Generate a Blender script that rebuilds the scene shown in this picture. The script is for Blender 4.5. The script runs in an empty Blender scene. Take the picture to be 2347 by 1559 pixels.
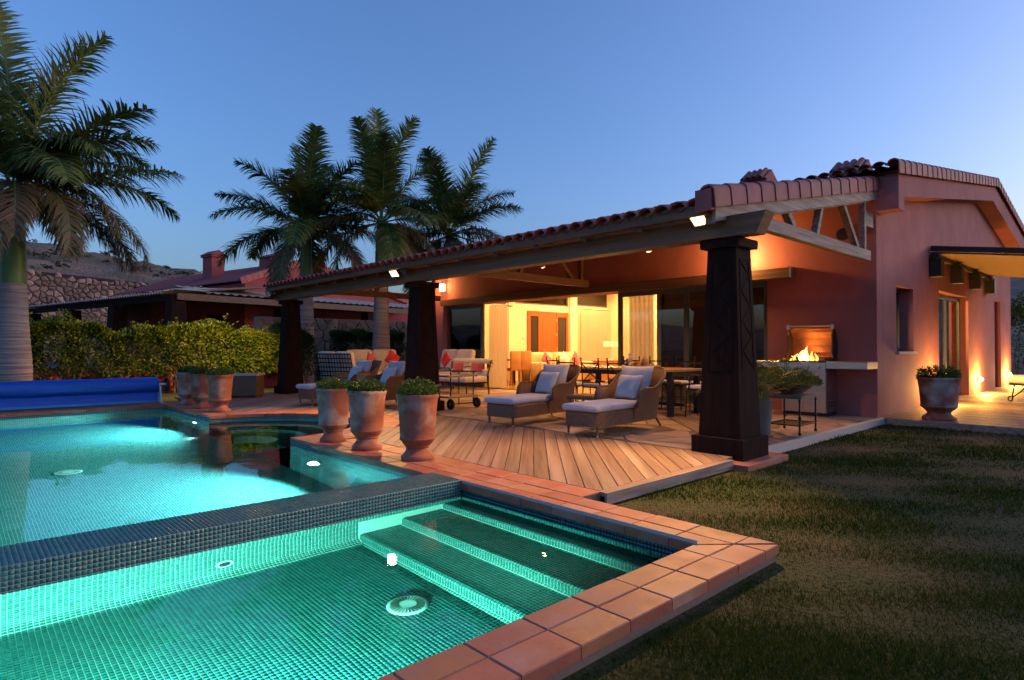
import bpy, bmesh, math, random
import numpy as np
from mathutils import Vector, Matrix
random.seed(7); rng = np.random.default_rng(7)
S = bpy.context.scene
R = math.radians
PI = math.pi

# ------------------------------------------------------------------ camera, sky, sun, exposure
YAW = 0.8211; PITCH = 0.01225; CAMH = 1.1
cd = bpy.data.cameras.new('camera'); cam = bpy.data.objects.new('camera', cd); S.collection.objects.link(cam)
cd.sensor_width = 36.0; cd.lens = 36.0 * 1388.0 / 2347.0; cd.clip_start = 0.05; cd.clip_end = 3000
cam.location = (0, 0, CAMH)
cam.rotation_euler = (PI / 2 + PITCH, 0, YAW - PI / 2)
S.camera = cam
W = bpy.data.worlds.new('World'); S.world = W; W.use_nodes = True
wn = W.node_tree.nodes; wl = W.node_tree.links
bg = wn['Background']
sky = wn.new('ShaderNodeTexSky'); sky.sky_type = 'NISHITA'; sky.sun_disc = False
SUN_EL, SUN_AZ = R(5), R(-35)        # azimuth measured from +X
sky.sun_elevation = SUN_EL; sky.sun_rotation = PI / 2 - SUN_AZ
sky.altitude = 0; sky.air_density = 1.0; sky.dust_density = 3.2; sky.ozone_density = 4.0
wb = wn.new('ShaderNodeMix'); wb.data_type = 'RGBA'; wb.blend_type = 'MULTIPLY'; wb.inputs[0].default_value = 1.0; wb.inputs[7].default_value = (1.13,.925,1.0,1)   # white balance of the evening sky
wl.new(sky.outputs[0], wb.inputs[6]); wl.new(wb.outputs[2], bg.inputs[0]); bg.inputs[1].default_value = 0.15
sd = bpy.data.lights.new('sun', 'SUN'); sd.energy = 0.04; sd.angle = R(30); sd.color = (1.0, 0.72, 0.66)
sun = bpy.data.objects.new('sun', sd); S.collection.objects.link(sun)
sun.rotation_euler = Vector((math.cos(SUN_AZ) * math.cos(SUN_EL), math.sin(SUN_AZ) * math.cos(SUN_EL), math.sin(SUN_EL))).to_track_quat('Z', 'Y').to_euler()
S.view_settings.view_transform = 'Standard'; S.view_settings.look = 'None'
S.view_settings.gamma = 1; S.view_settings.use_curve_mapping = False
S.view_settings.exposure = 1.80
cy = S.cycles
cy.use_denoising = True
try: cy.denoiser = 'OPENIMAGEDENOISE'; cy.denoising_input_passes = 'RGB_ALBEDO_NORMAL'
except Exception: pass
cy.max_bounces = 9; cy.diffuse_bounces = 3; cy.glossy_bounces = 4; cy.transmission_bounces = 6; cy.transparent_max_bounces = 12
cy.caustics_reflective = False; cy.caustics_refractive = False; cy.sample_clamp_indirect = 6.0; cy.blur_glossy = 0.5

# ------------------------------------------------------------------ helpers
COL = S.collection
class MB:
    def __init__(s): s.v = []; s.f = []
    def add(s, vs, fs):
        n = len(s.v); s.v += [tuple(p) for p in vs]; s.f += [tuple(i + n for i in f) for f in fs]; return s
    def box(s, x0, x1, y0, y1, z0, z1):
        return s.add([(x0,y0,z0),(x1,y0,z0),(x1,y1,z0),(x0,y1,z0),(x0,y0,z1),(x1,y0,z1),(x1,y1,z1),(x0,y1,z1)],
                     [(0,3,2,1),(4,5,6,7),(0,1,5,4),(1,2,6,5),(2,3,7,6),(3,0,4,7)])
    def bar(s, p, q, w, h, up=(0,0,1)):
        p = Vector(p); q = Vector(q); d = (q - p).normalized(); up = Vector(up)
        a = d.cross(up)
        if a.length < 1e-4: a = d.cross(Vector((1,0,0)))
        a.normalize(); b = a.cross(d).normalized(); a *= w / 2; b *= h / 2
        return s.add([p-a-b,p+a-b,p+a+b,p-a+b,q-a-b,q+a-b,q+a+b,q-a+b], [(0,1,2,3),(7,6,5,4),(0,4,5,1),(1,5,6,2),(2,6,7,3),(3,7,4,0)])
    def tube(s, pts, r, n=8, cap=True):
        pts = [Vector(p) for p in pts]; m = len(pts); rr = r if isinstance(r, (list, tuple)) else [r] * m
        t0 = (pts[1] - pts[0]).normalized(); a = t0.orthogonal().normalized(); vs = []
        for i, p in enumerate(pts):
            t = (pts[min(i+1, m-1)] - pts[max(i-1, 0)])
            if t.length < 1e-9: t = t0
            t.normalize(); a = (a - t * a.dot(t))
            if a.length < 1e-6: a = t.orthogonal()
            a.normalize(); b = t.cross(a)
            for k in range(n):
                c = 2 * PI * k / n; vs.append(p + (a * math.cos(c) + b * math.sin(c)) * rr[i])
        fs = [(i*n+k, i*n+(k+1)%n, (i+1)*n+(k+1)%n, (i+1)*n+k) for i in range(m-1) for k in range(n)]
        if cap: fs += [tuple(range(n-1,-1,-1)), tuple((m-1)*n + k for k in range(n))]
        return s.add(vs, fs)
    def lathe(s, prof, n=24, c=(0,0,0), cap=True):
        vs = []; m = len(prof)
        for r, z in prof:
            for k in range(n):
                a = 2 * PI * k / n; vs.append((c[0] + r * math.cos(a), c[1] + r * math.sin(a), c[2] + z))
        fs = [(i*n+k, i*n+(k+1)%n, (i+1)*n+(k+1)%n, (i+1)*n+k) for i in range(m-1) for k in range(n)]
        if cap: fs += [tuple(range(n-1,-1,-1)), tuple((m-1)*n + k for k in range(n))]
        return s.add(vs, fs)
    def slab(s, poly, z0, z1, ch=0.0):
        n = len(poly); P = [Vector((p[0], p[1])) for p in poly]
        ar = sum(P[i].x * P[(i+1)%n].y - P[(i+1)%n].x * P[i].y for i in range(n))
        if ar < 0: P = P[::-1]
        rings = [[(p.x, p.y, z0) for p in P]]
        if ch > 0:
            ins = []
            for i in range(n):
                a, b, c = P[i-1], P[i], P[(i+1)%n]
                d1 = (b-a); d2 = (c-b)
                if d1.length < 1e-9 or d2.length < 1e-9: ins.append(b); continue
                d1.normalize(); d2.normalize()
                n1 = Vector((-d1.y, d1.x)); n2 = Vector((-d2.y, d2.x)); m = n1 + n2
                if m.length < 1e-6: m = n1
                m.normalize(); k = ch / max(0.35, m.dot(n1)); ins.append(b + m * k)
            rings += [[(p.x, p.y, z1 - ch) for p in P], [(p.x, p.y, z1) for p in ins]]
        else: rings += [[(p.x, p.y, z1) for p in P]]
        vs = [q for r in rings for q in r]; m = len(rings)
        fs = [(j*n+i, j*n+(i+1)%n, (j+1)*n+(i+1)%n, (j+1)*n+i) for j in range(m-1) for i in range(n)]
        fs += [tuple(range(n-1,-1,-1)), tuple((m-1)*n + i for i in range(n))]
        return s.add(vs, fs)
    def prism(s, poly, axis, a0, a1):
        """polygon in the plane across `axis` (x: (y,z), y: (x,z), z: (x,y)) pushed from a0 to a1"""
        n = len(poly)
        def P(p, a): return (a, p[0], p[1]) if axis == 'x' else (p[0], a, p[1]) if axis == 'y' else (p[0], p[1], a)
        vs = [P(p, a0) for p in poly] + [P(p, a1) for p in poly]
        fs = [(i, (i+1)%n, n+(i+1)%n, n+i) for i in range(n)] + [tuple(range(n-1,-1,-1)), tuple(range(n, 2*n))]
        return s.add(vs, fs)
    def rbox(s, cx, cy, cz, sx, sy, sz, r):
        h = (sx/2, sy/2, sz/2); r = min(r, *h) * 0.999
        ax = [[-a, -a+.3*r, -a+r, 0, a-r, a-.3*r, a] for a in h]; idx = {}; vs = []; fs = []
        def vid(i, j, k):
            if (i,j,k) not in idx:
                p = Vector((ax[0][i], ax[1][j], ax[2][k])); q = Vector([max(-h[t]+r, min(h[t]-r, p[t])) for t in range(3)])
                d = p - q
                if d.length > 1e-9: p = q + d.normalized() * r
                idx[(i,j,k)] = len(vs); vs.append((p.x+cx, p.y+cy, p.z+cz))
            return idx[(i,j,k)]
        for a in range(6):
            for b in range(6):
                fs += [(vid(a,b,6),vid(a+1,b,6),vid(a+1,b+1,6),vid(a,b+1,6)),(vid(a,b,0),vid(a,b+1,0),vid(a+1,b+1,0),vid(a+1,b,0)),
                       (vid(a,0,b),vid(a+1,0,b),vid(a+1,0,b+1),vid(a,0,b+1)),(vid(a,6,b),vid(a,6,b+1),vid(a+1,6,b+1),vid(a+1,6,b)),
                       (vid(0,a,b),vid(0,a,b+1),vid(0,a+1,b+1),vid(0,a+1,b)),(vid(6,a,b),vid(6,a+1,b),vid(6,a+1,b+1),vid(6,a,b+1))]
        return s.add(vs, fs)
    def pillow(s, w, h, t, n=10):
        """flat throw pillow in its local xz plane, thickness along y"""
        vs = []; fs = []
        for side in (1, -1):
            for i in range(n+1):
                for j in range(n+1):
                    u = -1 + 2*i/n; v = -1 + 2*j/n
                    th = t/2 * (max(0, (1-abs(u)**2.6)*(1-abs(v)**2.6)))**.55
                    pin = 1 - .07*(1-abs(v)**2)*abs(u)**4; pin2 = 1 - .07*(1-abs(u)**2)*abs(v)**4
                    wob = .012*math.sin(5*u+3*v)*(1-u*u)*(1-v*v)
                    vs.append((u*w/2*pin, side*th + wob, v*h/2*pin2))
        m = (n+1)**2
        for k, o in ((0,0),(1,m)):
            for i in range(n):
                for j in range(n):
                    a = o+i*(n+1)+j; q = (a, a+n+1, a+n+2, a+1); fs.append(q if k else q[::-1])
        return s.add(vs, fs)
    def xf(s, M):
        s.v = [tuple(M @ Vector(p)) for p in s.v]; return s
    def build(s, name, mat, parent=None, smooth=False, fix=True, link=True):
        me = bpy.data.meshes.new(name); me.from_pydata(s.v, [], s.f)
        if fix:
            bm = bmesh.new(); bm.from_mesh(me); bmesh.ops.remove_doubles(bm, verts=bm.verts, dist=1e-6) if len(bm.verts) < 6000 else None
            bmesh.ops.recalc_face_normals(bm, faces=bm.faces); bm.to_mesh(me); bm.free()
        if smooth is True: me.polygons.foreach_set('use_smooth', [True]*len(me.polygons))
        elif smooth:
            me.polygons.foreach_set('use_smooth', [True]*len(me.polygons))
            try: me.set_sharp_from_angle(angle=R(smooth))
            except Exception: pass
        if mat: me.materials.append(mat)
        o = bpy.data.objects.new(name, me)
        if link: COL.objects.link(o)
        if parent is not None: o.parent = parent
        return o
def nm(name, verts, faces, mat, parent=None, smooth=False):
    """fast mesh from numpy arrays (verts Nx3, faces MxK)"""
    me = bpy.data.meshes.new(name); verts = np.asarray(verts, dtype=np.float32); faces = np.asarray(faces, dtype=np.int32); k = faces.shape[1]
    me.vertices.add(len(verts)); me.vertices.foreach_set('co', verts.ravel())
    me.loops.add(faces.size); me.loops.foreach_set('vertex_index', faces.ravel())
    me.polygons.add(len(faces)); me.polygons.foreach_set('loop_start', np.arange(0, faces.size, k, dtype=np.int32))
    try: me.polygons.foreach_set('loop_total', np.full(len(faces), k, dtype=np.int32))
    except Exception: pass
    if smooth: me.polygons.foreach_set('use_smooth', np.ones(len(faces), dtype=bool))
    me.update(calc_edges=True); me.validate()
    if mat: me.materials.append(mat)
    o = bpy.data.objects.new(name, me); COL.objects.link(o)
    if parent is not None: o.parent = parent
    return o
def tag(o, label=None, cat=None, group=None, kind=None):
    if label: o['label'] = label
    if cat: o['category'] = cat
    if group: o['group'] = group
    if kind: o['kind'] = kind
    return o
def thing(name, label, cat, loc=(0,0,0), rz=0.0, group=None):
    o = bpy.data.objects.new(name, None); COL.objects.link(o); o.empty_display_size = .1
    o.location = loc; o.rotation_euler = (0, 0, rz); return tag(o, label, cat, group)
def kids(o): return [c for c in bpy.data.objects if c.parent == o]
def copy_tree(o, label=None, loc=None, rz=None, parent=None, top=True):
    c = o.copy(); COL.objects.link(c); c.parent = parent
    if top:
        if label: c['label'] = label
        if loc is not None: c.location = loc
        if rz is not None: c.rotation_euler = (0, 0, rz)
    for k in kids(o): copy_tree(k, parent=c, top=False)
    return c
def struct(o): o['kind'] = 'structure'; return o
def stuff(o): o['kind'] = 'stuff'; return o
def inst(o, name, M=None, parent=None):
    c = bpy.data.objects.new(name, o.data); COL.objects.link(c)
    if parent is not None: c.parent = parent
    if M is not None: c.matrix_local = M
    return c
def frame(p, ex, ey, ez):
    return Matrix(((ex[0],ey[0],ez[0],p[0]),(ex[1],ey[1],ez[1],p[1]),(ex[2],ey[2],ez[2],p[2]),(0,0,0,1)))

# ------------------------------------------------------------------ materials
def M(name, col, rough=.6, col2=None, ns=8, nd=4, n0=.35, n1=.65, var=0, hvar=0, bs=0, bstr=.3, bdist=.01, metal=0, spec=.4, stretch=None, col3=None, n3s=2, coat=0, sheen=0, sss=0, world=False, rvar=0):
    m = bpy.data.materials.new(name); m.use_nodes = True; N = m.node_tree.nodes; L = m.node_tree.links; b = N['Principled BSDF']
    b.inputs['Roughness'].default_value = rough; b.inputs['Metallic'].default_value = metal; b.inputs['Specular IOR Level'].default_value = spec
    if coat: b.inputs['Coat Weight'].default_value = coat
    if sheen: b.inputs['Sheen Weight'].default_value = sheen
    tc = N.new('ShaderNodeTexCoord')
    if world:
        g = N.new('ShaderNodeNewGeometry'); vec = g.outputs['Position']
    else: vec = tc.outputs['Object']
    oi = N.new('ShaderNodeObjectInfo')
    if not world:
        ad = N.new('ShaderNodeVectorMath'); ad.operation = 'MULTIPLY_ADD'; L.new(oi.outputs['Random'], ad.inputs[0]); ad.inputs[1].default_value = (37, 91, 53); L.new(vec, ad.inputs[2]); vec = ad.outputs[0]
    if stretch:
        mp = N.new('ShaderNodeMapping'); mp.inputs['Scale'].default_value = stretch; L.new(vec, mp.inputs[0]); vec = mp.outputs[0]
    out = None
    c = N.new('ShaderNodeRGB'); c.outputs[0].default_value = (*col, 1); out = c.outputs[0]
    if col2:
        nz = N.new('ShaderNodeTexNoise'); nz.inputs['Scale'].default_value = ns; nz.inputs['Detail'].default_value = nd; L.new(vec, nz.inputs['Vector'])
        mr = N.new('ShaderNodeMapRange'); mr.inputs[1].default_value = n0; mr.inputs[2].default_value = n1; L.new(nz.outputs[0], mr.inputs[0])
        mx = N.new('ShaderNodeMix'); mx.data_type = 'RGBA'; L.new(mr.outputs[0], mx.inputs[0]); L.new(out, mx.inputs[6]); mx.inputs[7].default_value = (*col2, 1); out = mx.outputs[2]
        if rvar:
            rr = N.new('ShaderNodeMapRange'); rr.inputs[3].default_value = rough - rvar; rr.inputs[4].default_value = rough + rvar; L.new(nz.outputs[0], rr.inputs[0]); L.new(rr.outputs[0], b.inputs['Roughness'])
    if col3:
        nz = N.new('ShaderNodeTexNoise'); nz.inputs['Scale'].default_value = n3s; nz.inputs['Detail'].default_value = 5; L.new(vec, nz.inputs['Vector'])
        mr = N.new('ShaderNodeMapRange'); mr.inputs[1].default_value = .48; mr.inputs[2].default_value = .68; L.new(nz.outputs[0], mr.inputs[0])
        mx = N.new('ShaderNodeMix'); mx.data_type = 'RGBA'; L.new(mr.outputs[0], mx.inputs[0]); L.new(out, mx.inputs[6]); mx.inputs[7].default_value = (*col3, 1); out = mx.outputs[2]
    if var or hvar:
        hs = N.new('ShaderNodeHueSaturation')
        if var:
            mr = N.new('ShaderNodeMapRange'); mr.inputs[3].default_value = 1 - var; mr.inputs[4].default_value = 1 + var; L.new(oi.outputs['Random'], mr.inputs[0]); L.new(mr.outputs[0], hs.inputs['Value'])
        if hvar:
            ml = N.new('ShaderNodeMath'); ml.operation = 'MULTIPLY'; ml.inputs[1].default_value = 7.31; L.new(oi.outputs['Random'], ml.inputs[0])
            fr = N.new('ShaderNodeMath'); fr.operation = 'FRACT'; L.new(ml.outputs[0], fr.inputs[0])
            mr = N.new('ShaderNodeMapRange'); mr.inputs[3].default_value = .5 - hvar; mr.inputs[4].default_value = .5 + hvar; L.new(fr.outputs[0], mr.inputs[0]); L.new(mr.outputs[0], hs.inputs['Hue'])
        L.new(out, hs.inputs['Color']); out = hs.outputs[0]
    L.new(out, b.inputs['Base Color'])
    if bs:
        nz = N.new('ShaderNodeTexNoise'); nz.inputs['Scale'].default_value = bs; nz.inputs['Detail'].default_value = 6; L.new(vec, nz.inputs['Vector'])
        bp = N.new('ShaderNodeBump'); bp.inputs['Strength'].default_value = bstr; bp.inputs['Distance'].default_value = bdist; L.new(nz.outputs[0], bp.inputs['Height']); L.new(bp.outputs[0], b.inputs['Normal'])
    return m
def emit(name, col, st):
    m = bpy.data.materials.new(name); m.use_nodes = True; N = m.node_tree.nodes; L = m.node_tree.links
    b = N['Principled BSDF']; b.inputs['Base Color'].default_value = (.8,.8,.8,1); b.inputs['Emission Color'].default_value = (*col, 1); b.inputs['Emission Strength'].default_value = st
    return m
def leafmat(name, col, col2, tr=.35, ns=3.0, rough=.5):
    m = bpy.data.materials.new(name); m.use_nodes = True; N = m.node_tree.nodes; L = m.node_tree.links; b = N['Principled BSDF']
    g = N.new('ShaderNodeNewGeometry'); nz = N.new('ShaderNodeTexNoise'); nz.inputs['Scale'].default_value = ns; nz.inputs['Detail'].default_value = 3; L.new(g.outputs['Position'], nz.inputs['Vector'])
    wn_ = N.new('ShaderNodeMath'); wn_.operation = 'MULTIPLY_ADD'; wn_.inputs[1].default_value = .5; wn_.inputs[2].default_value = -.25; L.new(g.outputs['Random Per Island'], wn_.inputs[0])
    ad = N.new('ShaderNodeMath'); L.new(nz.outputs[0], ad.inputs[0]); L.new(wn_.outputs[0], ad.inputs[1])
    mr = N.new('ShaderNodeMapRange'); mr.inputs[1].default_value = .3; mr.inputs[2].default_value = .7; L.new(ad.outputs[0], mr.inputs[0])
    mx = N.new('ShaderNodeMix'); mx.data_type = 'RGBA'; L.new(mr.outputs[0], mx.inputs[0]); mx.inputs[6].default_value = (*col,1); mx.inputs[7].default_value = (*col2,1)
    L.new(mx.outputs[2], b.inputs['Base Color']); b.inputs['Roughness'].default_value = rough; b.inputs['Specular IOR Level'].default_value = .3 if rough < .65 else .05
    t = N.new('ShaderNodeBsdfTranslucent'); L.new(mx.outputs[2], t.inputs[0]); ms = N.new('ShaderNodeMixShader'); ms.inputs[0].default_value = tr
    L.new(b.outputs[0], ms.inputs[1]); L.new(t.outputs[0], ms.inputs[2]); L.new(ms.outputs[0], N['Material Output'].inputs[0])
    return m
def mosaic(name, c1, c2, grout, pitch=.025, gw=.1, lines=True, rough=.12):
    """glass mosaic; with lines=True the joints are part of the material too (used where the tiles are too far to tell apart)"""
    m = bpy.data.materials.new(name); m.use_nodes = True; N = m.node_tree.nodes; L = m.node_tree.links; b = N['Principled BSDF']
    g = N.new('ShaderNodeNewGeometry')
    sc = N.new('ShaderNodeVectorMath'); sc.operation = 'SCALE'; sc.inputs['Scale'].default_value = 1 / pitch; L.new(g.outputs['Position'], sc.inputs[0])
    fl = N.new('ShaderNodeVectorMath'); fl.operation = 'FLOOR'; L.new(sc.outputs[0], fl.inputs[0])
    wh = N.new('ShaderNodeTexWhiteNoise'); L.new(fl.outputs[0], wh.inputs['Vector'])
    mx = N.new('ShaderNodeMix'); mx.data_type = 'RGBA'; L.new(wh.outputs[0], mx.inputs[0]); mx.inputs[6].default_value = (*c1,1); mx.inputs[7].default_value = (*c2,1)
    out = mx.outputs[2]
    b.inputs['Roughness'].default_value = rough; b.inputs['Specular IOR Level'].default_value = .5
    if lines:
        fr = N.new('ShaderNodeVectorMath'); fr.operation = 'FRACTION'; L.new(sc.outputs[0], fr.inputs[0]); sx = N.new('ShaderNodeSeparateXYZ'); L.new(fr.outputs[0], sx.inputs[0])
        ab = N.new('ShaderNodeVectorMath'); ab.operation = 'ABSOLUTE'; L.new(g.outputs['Normal'], ab.inputs[0]); sn = N.new('ShaderNodeSeparateXYZ'); L.new(ab.outputs[0], sn.inputs[0])
        last = None
        for i in range(3):
            a = N.new('ShaderNodeMath'); a.operation = 'LESS_THAN'; L.new(sx.outputs[i], a.inputs[0]); a.inputs[1].default_value = gw
            c = N.new('ShaderNodeMath'); c.operation = 'LESS_THAN'; L.new(sn.outputs[i], c.inputs[0]); c.inputs[1].default_value = .6
            d = N.new('ShaderNodeMath'); d.operation = 'MULTIPLY'; L.new(a.outputs[0], d.inputs[0]); L.new(c.outputs[0], d.inputs[1])
            if last is None: last = d.outputs[0]
            else:
                e = N.new('ShaderNodeMath'); e.operation = 'MAXIMUM'; L.new(last, e.inputs[0]); L.new(d.outputs[0], e.inputs[1]); last = e.outputs[0]
        m2 = N.new('ShaderNodeMix'); m2.data_type = 'RGBA'; L.new(last, m2.inputs[0]); L.new(out, m2.inputs[6]); m2.inputs[7].default_value = (*grout,1); out = m2.outputs[2]
        rm = N.new('ShaderNodeMapRange'); rm.inputs[3].default_value = rough; rm.inputs[4].default_value = .7; L.new(last, rm.inputs[0]); L.new(rm.outputs[0], b.inputs['Roughness'])
    L.new(out, b.inputs['Base Color'])
    return m
def glassmat(name, tint=(.93,.96,.95), refl=1.0):
    m = bpy.data.materials.new(name); m.use_nodes = True; N = m.node_tree.nodes; L = m.node_tree.links; N.remove(N['Principled BSDF'])
    t = N.new('ShaderNodeBsdfTransparent'); t.inputs[0].default_value = (*tint,1); gl = N.new('ShaderNodeBsdfGlossy'); gl.inputs['Roughness'].default_value = .0
    f = N.new('ShaderNodeFresnel'); f.inputs[0].default_value = 1.5; k = N.new('ShaderNodeMath'); k.operation = 'MULTIPLY'; k.inputs[1].default_value = 1.8 * refl; k.use_clamp = True; L.new(f.outputs[0], k.inputs[0])
    ms = N.new('ShaderNodeMixShader'); L.new(k.outputs[0], ms.inputs[0]); L.new(t.outputs[0], ms.inputs[1]); L.new(gl.outputs[0], ms.inputs[2]); L.new(ms.outputs[0], N['Material Output'].inputs[0])
    return m
def watermat(name, tint):
    m = bpy.data.materials.new(name); m.use_nodes = True; N = m.node_tree.nodes; L = m.node_tree.links; N.remove(N['Principled BSDF'])
    gl = N.new('ShaderNodeBsdfGlass'); gl.inputs['IOR'].default_value = 1.33; gl.inputs['Color'].default_value = (*tint,1); gl.inputs['Roughness'].default_value = 0
    tc = N.new('ShaderNodeTexCoord'); mp = N.new('ShaderNodeMapping'); mp.inputs['Scale'].default_value = (1,1,1); L.new(tc.outputs['Object'], mp.inputs[0])
    nz = N.new('ShaderNodeTexNoise'); nz.inputs['Scale'].default_value = 2.8; nz.inputs['Detail'].default_value = 3; L.new(mp.outputs[0], nz.inputs['Vector'])
    bp = N.new('ShaderNodeBump'); bp.inputs['Strength'].default_value = .09; bp.inputs['Distance'].default_value = .02; L.new(nz.outputs[0], bp.inputs['Height']); L.new(bp.outputs[0], gl.inputs['Normal'])
    L.new(gl.outputs[0], N['Material Output'].inputs[0])
    return m
def lamp(name, kind, loc, energy, col, parent=None, size=.05, spot=None, blend=.5, to=None):
    d = bpy.data.lights.new(name, kind); d.energy = energy*.62; d.color = col
    if kind in ('POINT', 'SPOT'): d.shadow_soft_size = size
    if kind == 'SPOT': d.spot_size = R(spot); d.spot_blend = blend
    if kind == 'AREA': d.size = size
    o = bpy.data.objects.new(name, d); COL.objects.link(o); o.location = loc
    if to is not None: o.rotation_euler = (Vector(loc) - Vector(to)).to_track_quat('Z', 'Y').to_euler()
    if parent is not None: o.parent = parent
    return o

mt = {}
mt['plaster'] = M('red_plaster', (.42,.155,.145), .88, (.36,.128,.122), ns=2.2, nd=8, bs=22, bstr=.30, bdist=.010, world=True, col3=(.335,.118,.112), n3s=.55)
mt['nplaster'] = M('neighbour_plaster', (.40,.085,.075), .85, (.34,.07,.07), ns=1.5, bs=30, bstr=.2)
mt['beam'] = M('beam_wood', (.17,.085,.045), .55, (.10,.05,.028), ns=6, nd=6, bs=30, bstr=.3, stretch=(1,.12,4), var=.08)
mt['beamx'] = M('weathered_wood', (.36,.28,.22), .7, (.20,.15,.12), ns=6, nd=6, bs=40, bstr=.4, stretch=(.3,2,4), var=.12)
mt['pillar'] = M('pillar_wood', (.026,.0125,.0095), .85, (.016,.008,.0065), spec=.08, ns=5, nd=6, bs=40, bstr=.25, stretch=(3,3,.4), var=.06)
mt['ceil'] = M('ceiling_boards', (.20,.085,.035), .6, (.12,.05,.022), ns=6, nd=5, bs=20, bstr=.3, stretch=(.3,5,1))
mt['deck'] = M('deck_wood', (.27,.16,.11), .6, (.165,.098,.066), ns=5, nd=7, n0=.3, n1=.7, bs=30, bstr=.35, stretch=(.25,5,1), var=.16, hvar=.012, col3=(.36,.26,.20), n3s=.9, rvar=.12)
mt['terra'] = M('terracotta_tile', (.40,.140,.072), .6, (.31,.100,.055), ns=6, nd=8, bs=40, bstr=.3, bdist=.004, var=.12, hvar=.010, col3=(.40,.205,.145), n3s=3.0, rvar=.1)
mt['pot'] = M('aged_terracotta', (.33,.115,.070), .8, (.22,.075,.05), ns=5, nd=7, bs=30, bstr=.35, bdist=.008, var=.14, col3=(.44,.36,.32), n3s=3.4)
mt['rooftile'] = M('roof_tile', (.36,.12,.10), .7, (.27,.085,.075), ns=4, bs=25, bstr=.25, var=.14, hvar=.01)
mt['nrooftile'] = M('neighbour_roof_tile', (.30,.09,.085), .7, (.23,.065,.065), ns=3, var=.12)
mt['wicker'] = M('wicker', (.22,.125,.07), .6, (.12,.065,.035), ns=40, nd=2, bs=160, bstr=.8, bdist=.004, stretch=(1,1,2.2))
mt['white'] = M('white_cushion', (.72,.69,.66), .9, (.66,.62,.59), ns=6, bs=25, bstr=.25, bdist=.01, sheen=.3)
mt['grey'] = M('greyblue_cushion', (.50,.51,.56), .9, (.44,.45,.50), ns=5, bs=14, bstr=.35, bdist=.015, sheen=.3)
mt['pink'] = M('pink_cushion', (.56,.10,.12), .85, (.47,.07,.10), ns=5, bs=14, bstr=.3, bdist=.015, sheen=.4)
mt['red'] = M('red_cushion', (.62,.035,.035), .85, (.5,.025,.03), ns=5, bs=14, bstr=.3, bdist=.015, sheen=.4)
mt['iron'] = M('dark_iron', (.03,.028,.03), .45, bs=60, bstr=.2, metal=.6)
mt['alu'] = M('brushed_metal', (.55,.54,.53), .35, bs=50, bstr=.1, metal=1.0)
mt['steel'] = M('stainless_steel', (.60,.58,.55), .28, (.5,.48,.46), ns=3, bs=30, bstr=.05, metal=1.0, stretch=(1,1,30))
mt['black'] = M('black_metal', (.018,.018,.02), .5, bs=40, bstr=.2)
mt['rubber'] = M('black_rubber', (.015,.015,.015), .7)
mt['frame'] = M('window_frame', (.10,.105,.09), .4, bs=30, bstr=.05)
mt['cream'] = M('interior_plaster', (.78,.66,.44), .85, (.74,.62,.41), ns=2, bs=50, bstr=.1)
mt['ifloor'] = M('interior_parquet', (.38,.19,.07), .25, (.26,.12,.045), ns=5, nd=5, stretch=(.4,5,1), bs=10, bstr=.05)
mt['idoor'] = M('cherry_door', (.46,.10,.025), .4, (.38,.075,.018), ns=4, nd=5, stretch=(5,5,.4), bs=20, bstr=.1)
mt['curtain'] = leafmat('curtain_linen', (.72,.62,.46), (.66,.56,.42), tr=.45, ns=1, rough=.9)
mt['isofa'] = M('cream_upholstery', (.74,.58,.30), .9, (.68,.52,.27), ns=5, bs=20, bstr=.2, sheen=.3)
mt['ichair'] = M('tan_leather', (.50,.26,.09), .5, (.42,.21,.07), ns=5, bs=30, bstr=.15)
mt['blue'] = M('blue_cover', (.008,.10,.52), .42, (.006,.075,.42), ns=3, bs=90, bstr=.4, bdist=.004, stretch=(1,6,6))
mt['blue2'] = M('blue_cover_hem', (.03,.24,.66), .45, bs=60, bstr=.3)
mt['tablewood'] = M('table_wood', (.42,.24,.10), .4, (.30,.16,.065), ns=5, nd=5, stretch=(5,.4,1), bs=15, bstr=.15)
mt['mosaic'] = mosaic('pool_mosaic', (.014,.095,.11), (.030,.16,.17), (.42,.48,.46))
mt['mosaict'] = mosaic('pool_mosaic_piece', (.014,.092,.100), (.036,.165,.165), (.42,.48,.46), lines=False)
mt['grout'] = M('mosaic_grout', (.44,.50,.47), .8, bs=80, bstr=.2)
mt['water'] = watermat('pool_water', (.70,.97,.97))
mt['swater'] = watermat('spa_water', (.78,.99,.95))
mt['glass'] = glassmat('window_glass')
mt['lawn'] = M('lawn_soil', (.022,.036,.003), .95, (.040,.046,.006), ns=1.1, nd=8, bs=30, bstr=.8, bdist=.03, world=True, col3=(.070,.050,.020), n3s=.9)
mt['flag'] = M('flagstone', (.40,.26,.17), .6, (.25,.155,.10), ns=3.2, nd=8, bs=14, bstr=.6, bdist=.012, var=.2, hvar=.015, rvar=.15, col3=(.46,.34,.24), n3s=1.6)
mt['mortar'] = M('mortar', (.20,.15,.12), .9, bs=40, bstr=.5)
mt['stone'] = M('wall_stone', (.36,.235,.185), .85, (.27,.17,.135), ns=3, bs=10, bstr=.8, bdist=.05, var=.42, hvar=.03)
mt['stone2'] = M('boundary_stone', (.25,.20,.17), .85, (.17,.14,.125), ns=3, bs=14, bstr=.6, bdist=.02, var=.3, hvar=.03)
mt['hill'] = M('dry_hillside', (.30,.19,.13), .95, (.16,.11,.07), ns=.35, nd=9, bs=3, bstr=1, bdist=.3, world=True, col3=(.065,.068,.030), n3s=.16)
mt['leafh'] = leafmat('hedge_leaf', (.030,.075,.008), (.15,.20,.018), ns=2.4)
mt['leafd'] = leafmat('dark_hedge_leaf', (.018,.05,.012), (.045,.10,.02), ns=2)
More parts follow.
